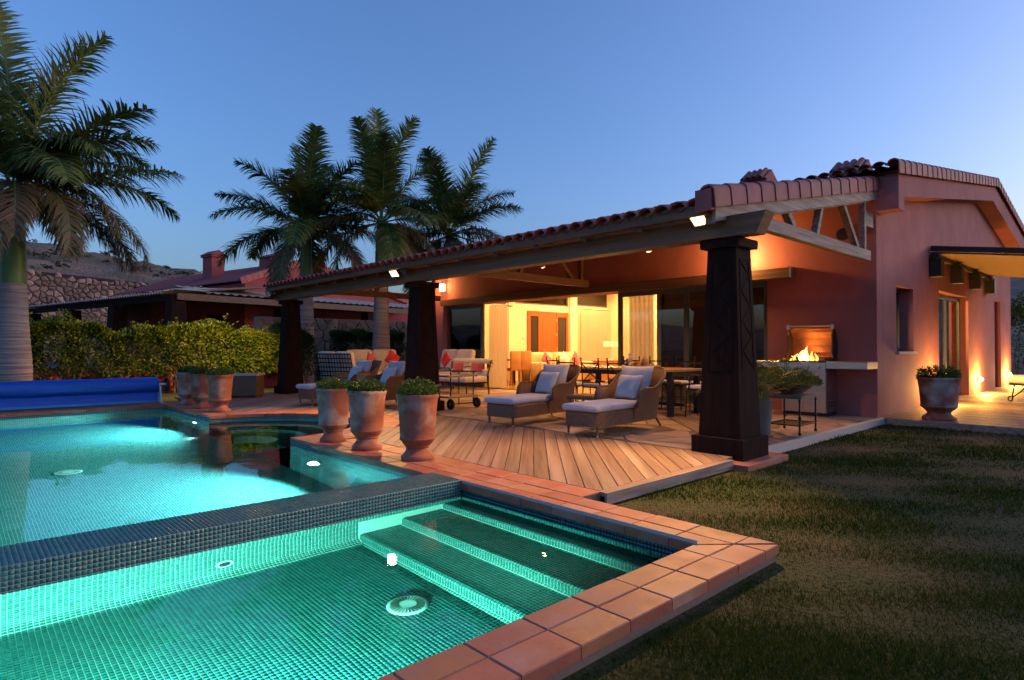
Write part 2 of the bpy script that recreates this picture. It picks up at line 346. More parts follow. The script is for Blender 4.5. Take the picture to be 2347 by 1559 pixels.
mt['leafp'] = leafmat('pot_leaf', (.035,.085,.015), (.10,.16,.03), ns=9)
mt['palm'] = leafmat('palm_leaflet', (.055,.105,.025), (.20,.22,.05), ns=1.5, tr=.3)
mt['palmdry'] = leafmat('dry_palm_leaflet', (.20,.125,.08), (.15,.15,.055), ns=1.5, tr=.25)
mt['grass'] = leafmat('grass_blade', (.010,.038,.002), (.060,.078,.006), ns=.9, tr=.3, rough=.7)
mt['bark'] = M('palm_trunk', (.40,.34,.31), .85, (.21,.165,.15), ns=2.4, nd=7, bs=4, bstr=.6, bdist=.03, stretch=(.5,.5,11))
mt['shaft'] = M('palm_crownshaft', (.10,.19,.045), .45, (.16,.22,.06), ns=2, stretch=(2,2,.3), bs=6, bstr=.1)
mt['twig'] = M('twig', (.14,.10,.07), .9)
mt['canvas'] = M('beige_canvas', (.55,.43,.32), .9, (.48,.37,.28), ns=3, bs=20, bstr=.2)
mt['corr'] = M('grey_corrugated_sheet', (.40,.37,.35), .7, (.32,.29,.27), ns=2)
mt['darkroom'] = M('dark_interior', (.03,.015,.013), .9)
mt['soil'] = M('potting_soil', (.03,.02,.014), .95, bs=40, bstr=.8)
mt['cane'] = M('cane_mat', (.30,.17,.06), .7, (.17,.09,.03), ns=5, nd=4, stretch=(30,.6,1), bs=20, bstr=.6)
mt['sill'] = M('pale_stone_sill', (.50,.42,.36), .7, bs=30, bstr=.2)
# ------------------------------------------------------------------ geometry helpers for paving
def clip(poly, nx, ny, c):
    """keep the side nx*x+ny*y <= c"""
    out = []; n = len(poly)
    for i in range(n):
        a, b = poly[i], poly[(i+1)%n]; da = nx*a[0]+ny*a[1]-c; db = nx*b[0]+ny*b[1]-c
        if da <= 0: out.append(a)
        if (da < 0 < db) or (db < 0 < da):
            t = da/(da-db); out.append((a[0]+(b[0]-a[0])*t, a[1]+(b[1]-a[1])*t))
    return out
def area(p): return abs(sum(p[i][0]*p[(i+1)%len(p)][1]-p[(i+1)%len(p)][0]*p[i][1] for i in range(len(p))))/2 if len(p) > 2 else 0
def dedupe(p, eps=.004):
    o = []
    for q in p:
        if not o or math.hypot(q[0]-o[-1][0], q[1]-o[-1][1]) > eps: o.append(q)
    if len(o) > 1 and math.hypot(o[0][0]-o[-1][0], o[0][1]-o[-1][1]) < eps: o.pop()
    return o
def voronoi(x0, x1, y0, y1, cx, cyy, gap, jit=.42, rnd=random):
    nx = max(1, round((x1-x0)/cx)); ny = max(1, round((y1-y0)/cyy)); sx = (x1-x0)/nx; sy = (y1-y0)/ny
    P = {(i,j): (x0+(i+.5+(.5 if j%2 else 0)*.6+rnd.uniform(-jit,jit))*sx, y0+(j+.5+rnd.uniform(-jit,jit))*sy) for i in range(-2,nx+2) for j in range(-2,ny+2)}
    cells = []
    for (i,j), p in P.items():
        poly = [(p[0]-3*sx,p[1]-3*sy),(p[0]+3*sx,p[1]-3*sy),(p[0]+3*sx,p[1]+3*sy),(p[0]-3*sx,p[1]+3*sy)]
        for a in range(-3,4):
            for b in range(-3,4):
                q = P.get((i+a,j+b))
                if q is None or (a == 0 and b == 0): continue
                dx, dy = q[0]-p[0], q[1]-p[1]; l = math.hypot(dx,dy)
                if l < 1e-6: continue
                dx /= l; dy /= l; poly = clip(poly, dx, dy, dx*(p[0]+q[0])/2+dy*(p[1]+q[1])/2-gap/2)
                if len(poly) < 3: break
            if len(poly) < 3: break
        for (nx_,ny_,c) in ((-1,0,-x0),(1,0,x1),(0,-1,-y0),(0,1,y1)):
            if len(poly) >= 3: poly = clip(poly, nx_, ny_, c)
        poly = dedupe(poly)
        if len(poly) >= 3 and area(poly) > .12*sx*sy: cells.append(poly)
    return cells
def piece(name, poly, z0, z1, ch, mat, parent, origin=None):
    c = origin or (sum(p[0] for p in poly)/len(poly), sum(p[1] for p in poly)/len(poly))
    o = MB().slab([(p[0]-c[0], p[1]-c[1]) for p in poly], z0, z1, ch).build(name, mat, parent, fix=False); o.location = (c[0], c[1], 0); return o

# ------------------------------------------------------------------ ground
LZ = -0.10
PX = 3.07                                   # right wall of both pools
def ground():
    xs = [-700,-60,-6.2,3.2,4.7,60,700]; ys = [-700,-60,1.6,7.2,10.5,13.2,60,900]; mb = MB()
    for i in range(len(xs)-1):
        for j in range(len(ys)-1):
            cx, cyy = (xs[i]+xs[i+1])/2, (ys[j]+ys[j+1])/2
            if -6.2 < cx < 3.2 and 1.6 < cyy < 13.2: continue
            if 3.2 < cx < 4.7 and 7.2 < cyy < 10.5: continue
            mb.add([(xs[i],ys[j],LZ),(xs[i+1],ys[j],LZ),(xs[i+1],ys[j+1],LZ),(xs[i],ys[j+1],LZ)], [(0,1,2,3)])
    return struct(mb.build('lawn', mt['lawn']))
ground()

# ------------------------------------------------------------------ pools
WZ, SWZ = -0.10, -0.115                     # water levels
DY0, DY1, DZ = 3.90, 4.30, 0.02             # dividing wall
SY0 = 1.78                                  # near wall of the spa
FZ = -0.62                                  # spa floor
def fillet(pts, r, n=5):
    out = [pts[0][:2]]
    for i in range(1, len(pts)-1):
        p0, p1, p2 = Vector(pts[i-1][:2]), Vector(pts[i][:2]), Vector(pts[i+1][:2]); rr = pts[i][2] if len(pts[i]) > 2 else r
        if rr <= 0: out.append(tuple(p1)); continue
        a = (p0-p1).normalized(); b = (p2-p1).normalized(); t = rr   # right-angled corners
        s, e = p1+a*t, p1+b*t; c = p1+a*t+b*t
        for k in range(n+1):
            an = (PI/2)*k/n; out.append(tuple(c - b*rr*math.cos(an) - a*rr*math.sin(an)))
    out.append(pts[-1][:2]); return out
def walk(poly, pitch):
    """centres, tangents along a polyline at equal steps"""
    P = [Vector(p) for p in poly]; L = [0]
    for i in range(len(P)-1): L.append(L[-1]+(P[i+1]-P[i]).length)
    n = int(L[-1]/pitch); res = []; k = 0
    for i in range(n):
        s = (i+.5)*L[-1]/n
        while L[k+1] < s: k += 1
        t = (s-L[k])/(L[k+1]-L[k]); res.append((P[k].lerp(P[k+1], t), (P[k+1]-P[k]).normalized()))
    return res
pool_basin = struct(MB().build('pool_basin', mt['mosaic'])); spa_basin = struct(MB().build('spa_basin', mt['grout']))
del_later = []
# spa shell
prof = fillet([(DY1,DZ),(DY0,DZ,0),(DY0,FZ,.10),(SY0,FZ,0),(SY0,-.03)], .1)
sprof = fillet([(2.05,FZ),(2.15,FZ,.035),(2.15,-.48,.03),(2.50,-.48,.035),(2.50,-.34,.03),(2.88,-.34,.035),(2.88,-.20,.03),(PX,-.20,0),(PX,-.03)], .03)
def sheet(profile, axis, a0, a1):
    mb = MB(); n = len(profile)
    P = (lambda p, a: (a, p[0], p[1])) if axis == 'x' else (lambda p, a: (p[0], a, p[1]))
    mb.add([P(p,a0) for p in profile]+[P(p,a1) for p in profile], [(i,i+1,n+i+1,n+i) for i in range(n-1)]); return mb
TX0 = -0.15
spa_basin.data = sheet(prof, 'x', TX0, PX).add([(PX,SY0,FZ),(PX,DY0,FZ),(PX,DY0,DZ),(PX,SY0,DZ)],[(0,1,2,3)]).build('t', mt['grout'], link=False).data
spa_basin.data.name = 'spa_basin'
sheet(sprof, 'y', SY0, DY0).build('step_bed', mt['grout'], spa_basin, smooth=40)
sheet(prof, 'x', -3.0, TX0).add([(-3,SY0,FZ),(-3,DY0,FZ),(-3,DY0,DZ),(-3,SY0,DZ)],[(0,1,2,3)]).build('far_mosaic', mt['mosaic'], spa_basin)
# mosaic pieces of the spa: one small glass tile each
TP = .025; TS = .0225; TH = .0022
tiles = []                                  # (centre, e, t, n)
def collect(path, axis, a0, a1, flip):
    n = round((a1-a0)/TP)
    for c, t in path:
        for k in range(n):
            a = a0+(k+.5)*(a1-a0)/n
            if axis == 'x': p = Vector((a,c.x,c.y)); e = Vector((1,0,0)); tt = Vector((0,t.x,t.y)); nn = Vector((0,t.y,-t.x))
            else: p = Vector((c.x,a,c.y)); e = Vector((0,1,0)); tt = Vector((t.x,0,t.y)); nn = Vector((-t.y,0,t.x))
            tiles.append((p,e,tt,nn))
collect(walk([(DY1,DZ),(DY0,DZ)], TP), 'x', TX0, PX, 0)
pf = fillet([(DY0,DZ),(DY0,FZ,.10),(SY0,FZ)], .1)
wk = walk(pf, TP); collect([w for w in wk if w[0].y > -.215], 'x', TX0, PX, 0); collect([w for w in wk if w[0].y <= -.215], 'x', TX0, 2.14, 0)
collect(walk(sprof, TP), 'y', SY0+.005, DY0-.005, 0)
camp = Vector((0,0,CAMH)); fwd = Vector((math.cos(YAW),math.sin(YAW),0)); rgt = Vector((math.sin(YAW),-math.cos(YAW),0))
def seen(p):
    v = p-camp; d = v.dot(fwd); x = v.dot(rgt)/d*1388; y = -v.z/d*1388
    return abs(x) < 1150 and y < 700, d
key = []
for i, (p,e,t,n) in enumerate(tiles):
    ok, d = seen(p)
    ok = ok and (p.z > SWZ or (p.z < -.5 and p.y > 2.35) or abs(p.y-DY0) < .01) and p.x < 2.6
    if ok: key.append((d * (1.0 if p.z > SWZ else .9), i))
key.sort(); single = set(i for _, i in key[:300])
h = TS/2
base = MB().add([(-h,-h,-.002),(h,-h,-.002),(h,h,-.002),(-h,h,-.002),(-h+.001,-h+.001,TH),(h-.001,-h+.001,TH),(h-.001,h-.001,TH),(-h+.001,h-.001,TH)],[(4,5,6,7),(0,1,5,4),(1,2,6,5),(2,3,7,6),(3,0,4,7)]).build('mosaic_tile', mt['mosaict'], None, fix=False, link=False)
V = []; Fq = []
loc8 = np.array([(-h,-h,-.002),(h,-h,-.002),(h,h,-.002),(-h,h,-.002),(-h+.001,-h+.001,TH),(h-.001,-h+.001,TH),(h-.001,h-.001,TH),(-h+.001,h-.001,TH)])
fq = np.array([(4,5,6,7),(0,1,5,4),(1,2,6,5),(2,3,7,6),(3,0,4,7)])
for i, (p,e,t,n) in enumerate(tiles):
    if e.cross(t).dot(n) < 0: e = -e
    if i in single: inst(base, 'mosaic_tile', frame(p,e,t,n), spa_basin)
    else:
        Fq.append(fq+8*len(V)); V.append(np.array(p)+loc8[:,:1]*np.array(e)+loc8[:,1:2]*np.array(t)+loc8[:,2:]*np.array(n))
stuff(nm('mosaic_tiles', np.concatenate(V), np.concatenate(Fq), mt['mosaict'], spa_basin))
# main pool shell: floor, walls, round bay with steps
NC, NR = (PX, 8.85), 1.58
BY = 13.06; PB = -1.45
def arc(r, n=28): return [(NC[0]+r*math.cos(a), NC[1]+r*math.sin(a)) for a in [(-PI/2)+PI*k/n for k in range(n+1)]]
mb = MB()
mb.add([(-6.2,DY1,PB),(PX,DY1,PB),(PX,BY,PB),(-6.2,BY,PB)], [(0,1,2,3)])
for x0,y0,x1,y1 in ((-6.2,DY1,PX,DY1),(PX,DY1,PX,NC[1]-NR),(PX,NC[1]+NR,PX,BY),(PX,BY,-6.2,BY),(-6.2,BY,-6.2,DY1)):
    mb.add([(x0,y0,PB),(x1,y1,PB),(x1,y1,-.03 if not (y0 == DY1 == y1) else DZ),(x0,y0,-.03 if not (y0 == DY1 == y1) else DZ)], [(0,1,2,3)])
zs = [(1.58,-.03,-.30),(1.20,-.30,-.58),(.82,-.58,-.86),(.44,-.86,PB)]
for k, (r, zt, zb) in enumerate(zs):
    A = arc(r); n = len(A)
    mb.add([(x,y,zt) for x,y in A]+[(x,y,zb) for x,y in A], [(i,i+1,n+i+1,n+i) for i in range(n-1)])
    if k < 3:
        B = arc(zs[k+1][0]); mb.add([(x,y,zb) for x,y in A]+[(x,y,zb) for x,y in B], [(i,i+1,n+i+1,n+i) for i in range(n-1)])
    r2 = zs[k+1][0] if k < 3 else 0
pool_basin.data = mb.build('t', mt['mosaic'], link=False).data; pool_basin.data.name = 'pool_basin'
# water sheets
wat = MB().add([(x,y,0) for x,y in [(-6.2,DY1),(PX,DY1)]+arc(NR)+[(PX,BY),(-6.2,BY)]], [tuple(range(2+29+2))]).build('pool_water', mt['water'], fix=False); wat.location.z = WZ; struct(wat)
wat = MB().add([(-3,SY0,0),(PX,SY0,0),(PX,DY0,0),(-3,DY0,0)], [(0,1,2,3)]).build('spa_water', mt['swater'], fix=False); wat.location.z = SWZ; struct(wat)

# ------------------------------------------------------------------ coping
coping = MB()
CB, CT = -.052, 0.0
for x0,x1,y0,y1 in ((-6,3.40,1.49,SY0+.0),(PX+.005,3.40,SY0,6.68),(3.40,3.65,2.93,6.68),(PX+.005,3.65,11.02,BY),(-6,3.65,BY+.005,13.62)): coping.box(x0,x1,y0,y1,CB-.12 if True else CB,-.006)
o_, i_ = arc(2.165), arc(1.585); n = len(o_)
coping.add([(x,y,-.006) for x,y in o_]+[(x,y,-.006) for x,y in i_], [(k,k+1,n+k+1,n+k) for k in range(n-1)])
coping.add([(x,y,-.17) for x,y in o_]+[(x,y,-.006) for x,y in o_], [(k,k+1,n+k+1,n+k) for k in range(n-1)])
coping = struct(coping.build('pool_coping', mt['mortar'], fix=False))
G = .0045
def ctile(poly, nose=0):
    p = dedupe(poly, .002)
    if len(p) >= 3 and area(p) > .002:
        c = (sum(q[0] for q in p)/len(p), sum(q[1] for q in p)/len(p))
        z1 = CT + random.uniform(-.0018,.0018)
        o = MB().slab([(q[0]-c[0], q[1]-c[1]) for q in p], CB, z1, .0045).build('coping_tile', mt['terra'], coping, fix=False); o.location = (c[0], c[1], 0)
def rect(x0,x1,y0,y1,g=G/2): return [(x0+g,y0+g),(x1-g,y0+g),(x1-g,y1-g),(x0+g,y1-g)]
mit = ((3.07,1.78),(3.42,1.47)); dxm, dym = .35, -.31
for y0,y1 in ((1.47,1.645),(1.645,1.795)):
    x = 1.415-.305*9
    while x < 3.42:
        p = rect(x,min(x+.305,3.42),y0,y1); p = clip(p, .31, .35, .31*3.07+.35*1.78-.003); ctile(p); x += .305
for x0,x1 in ((3.055,3.235),(3.235,3.42)):
    y = 1.956-.31*2
    while y < 6.66:
        p = rect(x0,x1,y,min(y+.31,6.66)); p = clip(p, -.31, -.35, -(.31*3.07+.35*1.78)-.003); p = clip(p, 0, -1, -1.47)
        ctile(p); y += .31
y = 2.93
while y < 6.6: ctile(rect(3.42,3.66,y,min(y+.31,6.66))); y += .31
for r0,r1,nn in ((1.565,1.87,18),(1.87,2.17,22)):
    for k in range(nn):
        a0 = -PI/2+PI*k/nn+.003/r0; a1 = -PI/2+PI*(k+1)/nn-.003/r0; pts = []
        for q in range(4): a = a0+(a1-a0)*q/3; pts.append((NC[0]+(r1-.003)*math.cos(a), NC[1]+(r1-.003)*math.sin(a)))
        for q in range(4): a = a1+(a0-a1)*q/3; pts.append((NC[0]+(r0+.003)*math.cos(a), NC[1]+(r0+.003)*math.sin(a)))
        ctile(pts)
for x0,x1 in ((3.055,3.235),(3.235,3.42),(3.42,3.66)):
    y = 11.04
    while y < 13.6: ctile(rect(x0,x1,y,min(y+.31,13.62))); y += .31
for y0,y1 in ((13.045,13.24),(13.24,13.62)):
    x = 3.05
    while x > -1.5: ctile(rect(x-.31,x,y0,y1)); x -= .31

# ------------------------------------------------------------------ timber deck round the pool
deck = struct(MB().box(3.70,5.80,2.95,14.9,-.095,-.05).build('deck', mt['mortar']))
deck.data = MB().add([(3.70,2.95,-.06),(5.80,2.95,-.06),(5.80,14.9,-.06),(3.70,14.9,-.06)],[(0,1,2,3)]).build('t', mt['rubber'], link=False).data
# the joists under the boards must not cross the round bay
deck.data = MB().add([(4.95,2.95,-.06),(5.80,2.95,-.06),(5.80,14.9,-.06),(4.95,14.9,-.06),(3.7,2.95,-.06),(4.95,2.95,-.06),(4.95,6.9,-.06),(3.7,6.9,-.06),(3.7,10.8,-.06),(4.95,10.8,-.06),(4.95,14.9,-.06),(3.7,14.9,-.06)],[(0,1,2,3),(4,5,6,7),(8,9,10,11)]).build('deck', mt['rubber'], link=False).data
BW = .134; s2 = math.sqrt(.5)
def board(poly, parent, name='plank', z1=0.0):
    p = dedupe(poly, .006)
    if len(p) >= 3 and area(p) > .004:
        c = (sum(q[0] for q in p)/len(p), sum(q[1] for q in p)/len(p)); ca, sa = s2, s2
        loc = [((q[0]-c[0])*ca+(q[1]-c[1])*sa, -(q[0]-c[0])*sa+(q[1]-c[1])*ca) for q in p]
        o = MB().slab(loc, -.03, 0, .003).build(name, mt['deck'], parent, fix=False); o.location = (c[0], c[1], z1+random.uniform(-.0012,.0012)); o.rotation_euler.z = PI/4; return o
def uv(u, w): return ((u-w)*s2, (u+w)*s2)          # u along (1,1), w along (-1,1)
def diag_boards(x0,x1,y0,y1,parent, hole=None, wmin=-99, wmax=99, off=0.0):
    k = int(math.floor((y0-x1)*s2/BW))-1
    while k*BW+off < (y1-x0)*s2:
        w0 = k*BW+off+.003; w1 = (k+1)*BW+off-.003; k += 1
        if w0 < wmin or w1 > wmax: continue
        strip = [uv(-5,w0),uv(40,w0),uv(40,w1),uv(-5,w1)]
        parts = [strip]
        if hole:
            hx,hy,hr = hole; uc = (hx+hy)*s2; wc = (hy-hx)*s2
            sa = math.sqrt(max(0,hr*hr-(w0-wc)**2)); sb = math.sqrt(max(0,hr*hr-(w1-wc)**2))
            if sa > 0 or sb > 0:
                parts = [[uv(-5,w0),uv(uc-sa,w0),uv(uc-sb,w1),uv(-5,w1)],[uv(uc+sa,w0),uv(40,w0),uv(40,w1),uv(uc+sb,w1)]]
        for p in parts:
            for (nx,ny,c) in ((-1,0,-x0),(1,0,x1),(0,-1,-y0),(0,1,y1)):
                if len(p) >= 3: p = clip(p, nx, ny, c)
            if len(p) >= 3: board(p, parent)
diag_boards(3.665,5.815,2.955,14.9, deck, hole=(NC[0],NC[1],2.175))
e = MB().slab([(3.64,2.885),(5.62,2.885),(5.62,2.95),(3.64,2.95)],-.03,.001,.003).build('edge_plank', mt['deck'], deck, fix=False)
MB().box(3.64,5.62,2.862,2.882,-.088,0.0).build('fascia_board', mt['beamx'], deck)
# pillar foot paving
MB().slab([(5.63,2.72),(6.55,2.72),(6.55,2.96),(5.63,2.96)],-.1,-.035,.01).build('foot_slab', mt['terra'], deck)

# ------------------------------------------------------------------ veranda floor
VX0, VX1, VY0, VY1 = 5.885, 10.66, 3.03, 14.75
vf = struct(MB().add([(5.80,2.99,-.012),(10.9,2.99,-.012),(10.9,VY1,-.012),(5.80,VY1,-.012)],[(0,1,2,3)]).build('veranda_floor', mt['mortar']))
MB().box(5.822,5.88,3.0,14.9,-.05,-.004).build('drain_channel', mt['black'], vf)
MB().slab([(6.3,2.965),(10.7,2.965),(10.7,3.02),(6.3,3.02)],-.1,.004,.006).build('edge_kerb', mt['sill'], vf)
for poly in voronoi(VX0,VX1,VY0,VY1,.62,.55,.022,.4):
    p = poly
    cxx = sum(q[0] for q in p)/len(p); cyy = sum(q[1] for q in p)/len(p); d = (cyy-cxx)*s2
    if -3.15 < d < -2.12:
        continue
    p = clip(p, -s2, s2, -3.17) if d < -2.6 else clip(p, s2, -s2, 2.10)
    p = dedupe(p)
    if len(p) >= 3 and area(p) > .01: piece('flagstone', p, -.03, random.uniform(-.002,.003), .006, mt['flag'], vf)
diag_boards(VX0,VX1,VY0,VY1, vf, wmin=-3.15, wmax=-2.115, off=.02)

# ------------------------------------------------------------------ deck along the gable side
rd = struct(MB().add([(10.74,-3,-.06),(24,-3,-.06),(24,3.05,-.06),(10.74,3.05,-.06)],[(0,1,2,3)]).build('side_deck', mt['rubber']))
MB().box(10.70,10.73,-3,3.03,-.1,0.0).build('fascia_board', mt['beamx'], rd)
x = 10.735; b0 = None
while x < 22.5:
    p = [(-.064,-3),(.064,-3),(.064,3.045),(-.064,3.045)]
    if b0 is None:
        # boards run away from the wall; mesh local x is the grain direction
        b0 = MB().slab([(-3,-.0645),(3.02,-.0645),(3.02,.0645),(-3,.0645)],-.03,0,.003).build('plank', mt['deck'], rd, fix=False); o = b0
    else: o = inst(b0, 'plank', None, rd)
    o.location = (x+.067, 0.02, random.uniform(-.001,.001)); o.rotation_euler = (0,0,PI/2); x += BW
# ------------------------------------------------------------------ the villa
def wall_open(axis, a0, a1, top, t0, t1, opens, z0=-.12):
    """wall strip from a0..a1, thickness t0..t1, sloping top(a), rectangular openings (a,b,zlo,zhi)"""
    mb = MB(); cuts = sorted({a0, a1, *[o[0] for o in opens], *[o[1] for o in opens]})
    if isinstance(top, tuple): tf = lambda a: np.interp(a, top[0], top[1]); cuts = sorted(set(cuts) | {c for c in top[0] if a0 < c < a1})
    else: tf = lambda a: top
    for a, b in zip(cuts[:-1], cuts[1:]):
        mid = (a+b)/2; zz = z0
        for o in sorted([o for o in opens if o[0] <= mid <= o[1]], key=lambda o: o[2]):
            if o[2] > zz+1e-4: mb.prism([(a,zz),(b,zz),(b,o[2]),(a,o[2])], axis, t0, t1)
            zz = o[3]
        mb.prism([(a,zz),(b,zz),(b,float(tf(b))),(a,float(tf(a)))], axis, t0, t1)
    return mb
HX = 10.70; GY = 3.06; HYE = 14.95
RTOP = ((10.70,18.65,23.1), (3.80,5.06,4.34))
villa = thing('villa', 'reddish plastered single-storey villa with tiled roof and wide glazed front', 'house')
# front wall (faces the veranda) and gable wall (faces the lawn)
wall_open('x', GY, HYE, 3.86, HX, HX+.28, [(4.80,14.3,-.12,2.30)]).build('front_wall', mt['plaster'], villa)
wall_open('y', HX+.285, 23.05, RTOP, GY, GY+.30, [(11.72,12.74,1.03,2.15),(14.58,17.3,0.0,2.25),(20.5,21.4,0.0,2.36)]).build('gable_wall', mt['plaster'], villa)
wall_open('y', HX+.285, 23.05, RTOP, HYE-.30, HYE, []).build('end_wall', mt['plaster'], villa)
MB().box(22.75,23.05,GY+.31,HYE-.31,-.1,4.3).build('rear_wall', mt['plaster'], villa)
MB().box(20.5,21.4,GY+.20,GY+.26,0,2.36).build('recess_panel', mt['plaster'], villa)
# projecting gable band
MB().prism([(10.67,3.24),(10.98,3.24),(10.98,3.47),(18.34,4.62),(23.3,3.82),(23.3,4.36),(18.65,5.08),(10.67,3.84)], 'y', 2.74, GY-.002).build('gable_band', mt['plaster'], villa)
# roof: two slopes of barrel tiles, first courses and verges as single tiles
def wave_sheet(p0, p1, y0, y1, amp, per, step):
    """sheet from p0=(x,z) to p1=(x,z), corrugated along y"""
    ys = np.arange(y0, y1+1e-6, step); mb = MB(); n = len(ys)
    w = [amp*math.cos(2*PI*(y-y0)/per) for y in ys]
    mb.add([(p0[0],y,p0[1]+a) for y, a in zip(ys, w)]+[(p1[0],y,p1[1]+a) for y, a in zip(ys, w)], [(i,i+1,n+i+1,n+i) for i in range(n-1)]); return mb
roof = MB(); roof.add([],[])
roof = wave_sheet((10.45,3.86),(18.65,5.14),2.74,15.1,.030,.20,.025); r2 = wave_sheet((18.65,5.14),(23.7,4.36),2.74,15.1,.030,.20,.025); roof.add(r2.v, r2.f)
roof.add([(10.55,2.76,3.80),(18.65,2.76,5.07),(18.65,15.0,5.07),(10.55,15.0,3.80),(23.5,2.76,4.30),(23.5,15.0,4.30)],[(0,1,2,3),(1,4,5,2)])
roof = roof.build('roof', mt['rooftile'], villa, smooth=60, fix=False)
def barrel(L, r0, r1, t=.014, n=8):
    """half-round cover tile along +x, narrow end at 0"""
    mb = MB(); vs = []; 
    for x, r in ((0,r0),(L,r1)):
        for rr in (r, r-t):
            for k in range(n+1):
                a = PI*k/n; vs.append((x, rr*math.cos(a), rr*.78*math.sin(a)))
    m = n+1; fs = []
    for k in range(n): fs += [(k,k+1,2*m+k+1,2*m+k),(m+k,3*m+k,3*m+k+1,m+k+1),(k,m+k,m+k+1,k+1),(2*m+k,2*m+k+1,3*m+k+1,3*m+k)]
    fs += [(0,2*m,3*m,m),(n,m+n,3*m+n,2*m+n)]
    return mb.add(vs, fs)
def verge_tile(L):
    pr = [(.0,-.15),(.0,.03),(.02,.065),(.06,.085),(.11,.08),(.15,.055),(.17,.0),(.155,.0),(.135,.045),(.06,.07),(.015,.03),(.015,-.15)]
    mb = MB(); n = len(pr); vs = []
    for x, s in ((0,1.0),(L,.93)): vs += [(x, y*s+(.012 if x else 0), z*s) for y, z in pr]
    fs = [(i,(i+1)%n,n+(i+1)%n,n+i) for i in range(n)]+[tuple(range(n-1,-1,-1)), tuple(range(n,2*n))]
    return mb.add(vs, fs)
bt = barrel(.36,.098,.086).build('roof_tile', mt['rooftile'], roof, smooth=50)
slope = math.atan2(5.14-3.86, 18.65-10.45)
def slope_mat(x, y, z, ang, flip=False):
    M_ = Matrix.Translation((x,y,z)) @ Matrix.Rotation(-ang, 4, 'Y')
    return M_ @ Matrix.Rotation(PI, 4, 'Z') if flip else M_
first = True; y = 2.94
while y < 15.1:
    m_ = slope_mat(10.42, y, 3.872, slope)
    if first: bt.matrix_local = m_; first = False
    else: inst(bt, 'roof_tile', m_, roof)
    y += .20
vt = verge_tile(.36).build('verge_tile', mt['rooftile'], roof, smooth=35); first = True
n = 25
for k in range(n):
    x = 10.42+(18.65-10.42)*k/n; z = 3.875+(5.155-3.875)*k/n
    m_ = slope_mat(x, 2.665, z, slope-.02)
    if first: vt.matrix_local = m_; first = False
    else: inst(vt, 'verge_tile', m_, roof)
sl2 = math.atan2(4.36-5.14, 23.7-18.65)
for k in range(15):
    x = 18.66+5.0*k/15; z = 5.16-.78*k/15; inst(vt, 'verge_tile', slope_mat(x, 2.665, z, sl2+.02), roof)
def chimney(x, y, z0, w, d, h, label):
    c = thing('chimney', label, 'chimney', (x,y,z0), 0, 'chimneys on the villa roof')
    MB().box(-w/2,w/2,-d/2,d/2,-.5,h).build('shaft', mt['plaster'], c)
    MB().box(-w/2-.07,w/2+.07,-d/2-.05,d/2+.05,h,h+.11).build('cornice', mt['plaster'], c)
    cap = MB().prism([(-w/2-.16,h+.10),(w/2+.16,h+.10),(0,h+.36)],'y',-d/2-.04,d/2+.04).build('cap', mt['plaster'], c)
    for sx in (1,-1):
        for k in range(4):
            yy = -d/2+d*(k+.5)/4
            b = inst(bt, 'cap_tile', None, cap); b.matrix_local = Matrix.Translation((sx*(w/2+.2),yy,h+.10)) @ Matrix.Rotation(0 if sx < 0 else PI,4,'Z') @ Matrix.Rotation(-math.atan2(.26,w/2+.16),4,'Y') @ Matrix.Scale((w/2+.2)/.36*1.05,4,(1,0,0)) @ Matrix.Scale(d/8/.098,4,(0,1,0))
    MB().box(-.03,.03,-d/2-.004,-d/2+.02,h-.16,h-.04).build('vent_hole', mt['black'], c)
    return c
chimney(13.9,6.42,4.36,.42,.52,.50,'small tiled chimney rising behind the veranda verge tiles')
chimney(14.6,4.66,4.47,.46,.62,.36,'squat tiled chimney half hidden behind the gable corner of the villa')
# window and glazed doors
w = MB().box(11.72,12.74,GY+.20,GY+.25,1.03,1.09).box(11.72,12.74,GY+.20,GY+.25,2.09,2.15).box(11.72,11.79,GY+.20,GY+.25,1.09,2.09).box(12.67,12.74,GY+.20,GY+.25,1.09,2.09).build('window', mt['frame'], villa)
MB().box(11.79,12.67,GY+.222,GY+.228,1.09,2.09).build('pane', mt['glass'], w); MB().box(11.68,12.80,GY-.05,GY+.24,.985,1.029).build('sill', mt['sill'], w)
w = MB()
for x in (14.58,15.92,17.22): w.box(x,x+.08,GY+.16,GY+.22,0,2.25)
w.box(14.66,15.92,GY+.16,GY+.22,2.15,2.25).box(16.0,17.22,GY+.16,GY+.22,2.15,2.25).box(14.66,15.92,GY+.16,GY+.22,0,.08).box(16.0,17.22,GY+.16,GY+.22,0,.08)
w = w.build('garden_door', mt['frame'], villa)
for x0,x1 in ((14.66,15.92),(16.0,17.22)): MB().box(x0,x1,GY+.187,GY+.193,.08,2.15).build('pane', mt['glass'], w)
def slider(name, y0, y1, n):
    f = MB(); L = (y1-y0)/n
    for k in range(n+1): f.box(HX+.06,HX+.13,y0+k*L-.045,y0+k*L+.045,0.0,2.30)
    for k in range(n): f.box(HX+.065,HX+.125,y0+k*L+.045,y0+(k+1)*L-.045,2.20,2.30).box(HX+.065,HX+.125,y0+k*L+.045,y0+(k+1)*L-.045,0,.07)
    f = f.build(name, mt['frame'], villa)
    for k in range(n): MB().box(HX+.092,HX+.098,y0+k*L+.045,y0+(k+1)*L-.045,.07,2.20).build('pane', mt['glass'], f)
    return f
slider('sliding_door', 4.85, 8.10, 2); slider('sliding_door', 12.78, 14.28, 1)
MB().box(HX+.02,HX+.10,8.15,12.73,-.02,.012).build('threshold', mt['frame'], villa)
